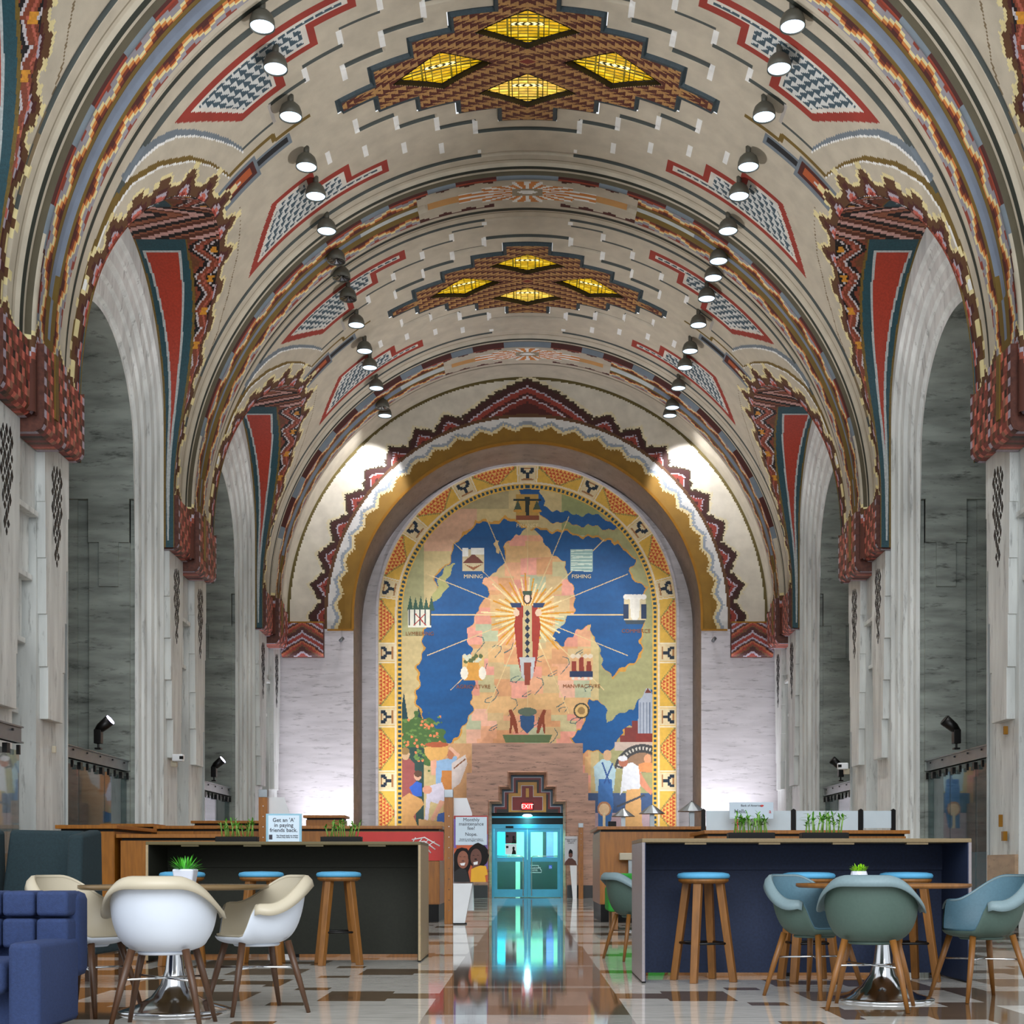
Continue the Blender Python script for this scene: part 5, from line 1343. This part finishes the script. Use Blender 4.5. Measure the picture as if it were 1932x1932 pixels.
a_ = shape(t, 'portrait', 'blouse_brown', [(-.17, .93), (-.15, 1.02), (-.06, 1.12), (.04, 1.12), (.14, 1.04), (.17, .93)], -.004)
shape(a_, 'face', 'skin_b', ellp(0, 1.21, .055, .075), -.008); shape(a_, 'hair', 'hair_black', [(-.06, 1.24), (-.05, 1.32), (-.01, 1.38), (.05, 1.33), (.06, 1.24), (0, 1.27)], -.012)
MB().add([(-.02, -.04, .92), (.17, -.04, .92), (.17, .08, .92), (-.02, .08, .92), (.06, -.04, .0), (.17, -.04, .0), (.17, .08, .0), (.06, .08, .0)], [(0, 1, 2, 3), (4, 5, 6, 7), (0, 1, 5, 4), (1, 2, 6, 5), (2, 3, 7, 6), (3, 0, 4, 7)]).build('foot', 'white_plastic', t)
# red banner
t = thing('red_banner', 'red banner with a white striped emblem beside the dark counter', 'banner', (-1.98, 20.888, 0))
box('cloth', 'red_gloss', t, -.72, .66, -.01, .01, .97, 1.425)
m = MB(); ex = .40
for k in range(4): m.tube([(.16-.02*k, -.018, 1.30-.055*k), (.36, -.018, 1.335-.06*k), (.60-.07*k, -.018, 1.20-.055*k)], .011, 5)
for k in range(4): m.tube([(.22+.10*k, -.018, 1.335-.02*k), (.16+.07*k, -.018, 1.235-.02*k)], .008, 5)
m.build('emblem', 'white_paint', t)

# small wall devices
def cam_dev(loc, side, lab):
    t = thing('wall_camera', lab, 'camera', loc); s = -side
    a, b = sorted((0, s*.12)); box('mount', 'shell_cream', t, a, b, -.04, .04, -.14, -.02, .01)
    a, b = sorted((s*.05, s*.26)); box('body', 'white_plastic', t, a, b, -.14, .02, -.04, .10, .02)
    a, b = sorted((s*.2, s*.27)); box('lens', 'black_plastic', t, a, b, -.15, -.12, -.0, .06)
cam_dev((-6.9, 25.66, 2.95), -1, 'small white camera on the second left pier')
cam_dev((6.9, 28.4, 3.0), 1, 'small white camera on the second right pier')
for x, y, z, w_, h_, lab in ((-6.965, 19.5, 2.6, .03, .10, 'small white switch high on the near left pier'), (6.965, 19.3, 2.86, .04, .12, 'small brass plate high on the near right pier'), (6.965, 19.35, 1.32, .09, .14, 'brown thermostat low on the near right pier'), (6.965, 19.5, 1.55, .02, .18, 'slim brass strip on the near right pier')):
    o = MB().box(x-.03, x+.03, y-w_/2, y+w_/2, z-h_/2, z+h_/2).build('wall_plate', 'gold_line' if x > 0 else 'shell_cream', bevel=.004); tag(o, lab, 'wall plate')
# corner fixtures on the far wall below the gold band
for s, sn in ((-1, 'left'), (1, 'right')):
    t = thing('wall_camera', 'tiny camera under the gold band, %s of the mural' % sn, 'camera', (s*5.25, FW-.01, 7.3))
    MB().tube([(0, 0, 0), (0, -.12, -.02)], .02, 8).tube([(-.03, -.16, -.06), (.05, -.10, .04)], .05, 10).build('body', 'steel', t)

# floor uplights washing the far wall
for s, sn in ((-1, 'left'), (1, 'right')):
    t = thing('floor_uplight', 'low black uplight on the floor by the %s flank of the mural wall' % sn, 'uplight', (s*5.25, 36.4, 0))
    MB().lathe([(0, 0), (.12, 0), (.12, .10), (.10, .16), (0, .16)], 20, caps=False).build('can', 'black_metal', t)
    MB().lathe([(0, .162), (.09, .162), (.09, .17), (0, .17)], 20, caps=False).build('lens', 'lamp_glow', t)
    light('SPOT', 'wall_wash', (s*5.25, 36.4, .25), 1000, (.93, .92, 1), (s*4.9, 37.7, 4.2), spot_size=1.7, spot_blend=.9, shadow_soft_size=.12)
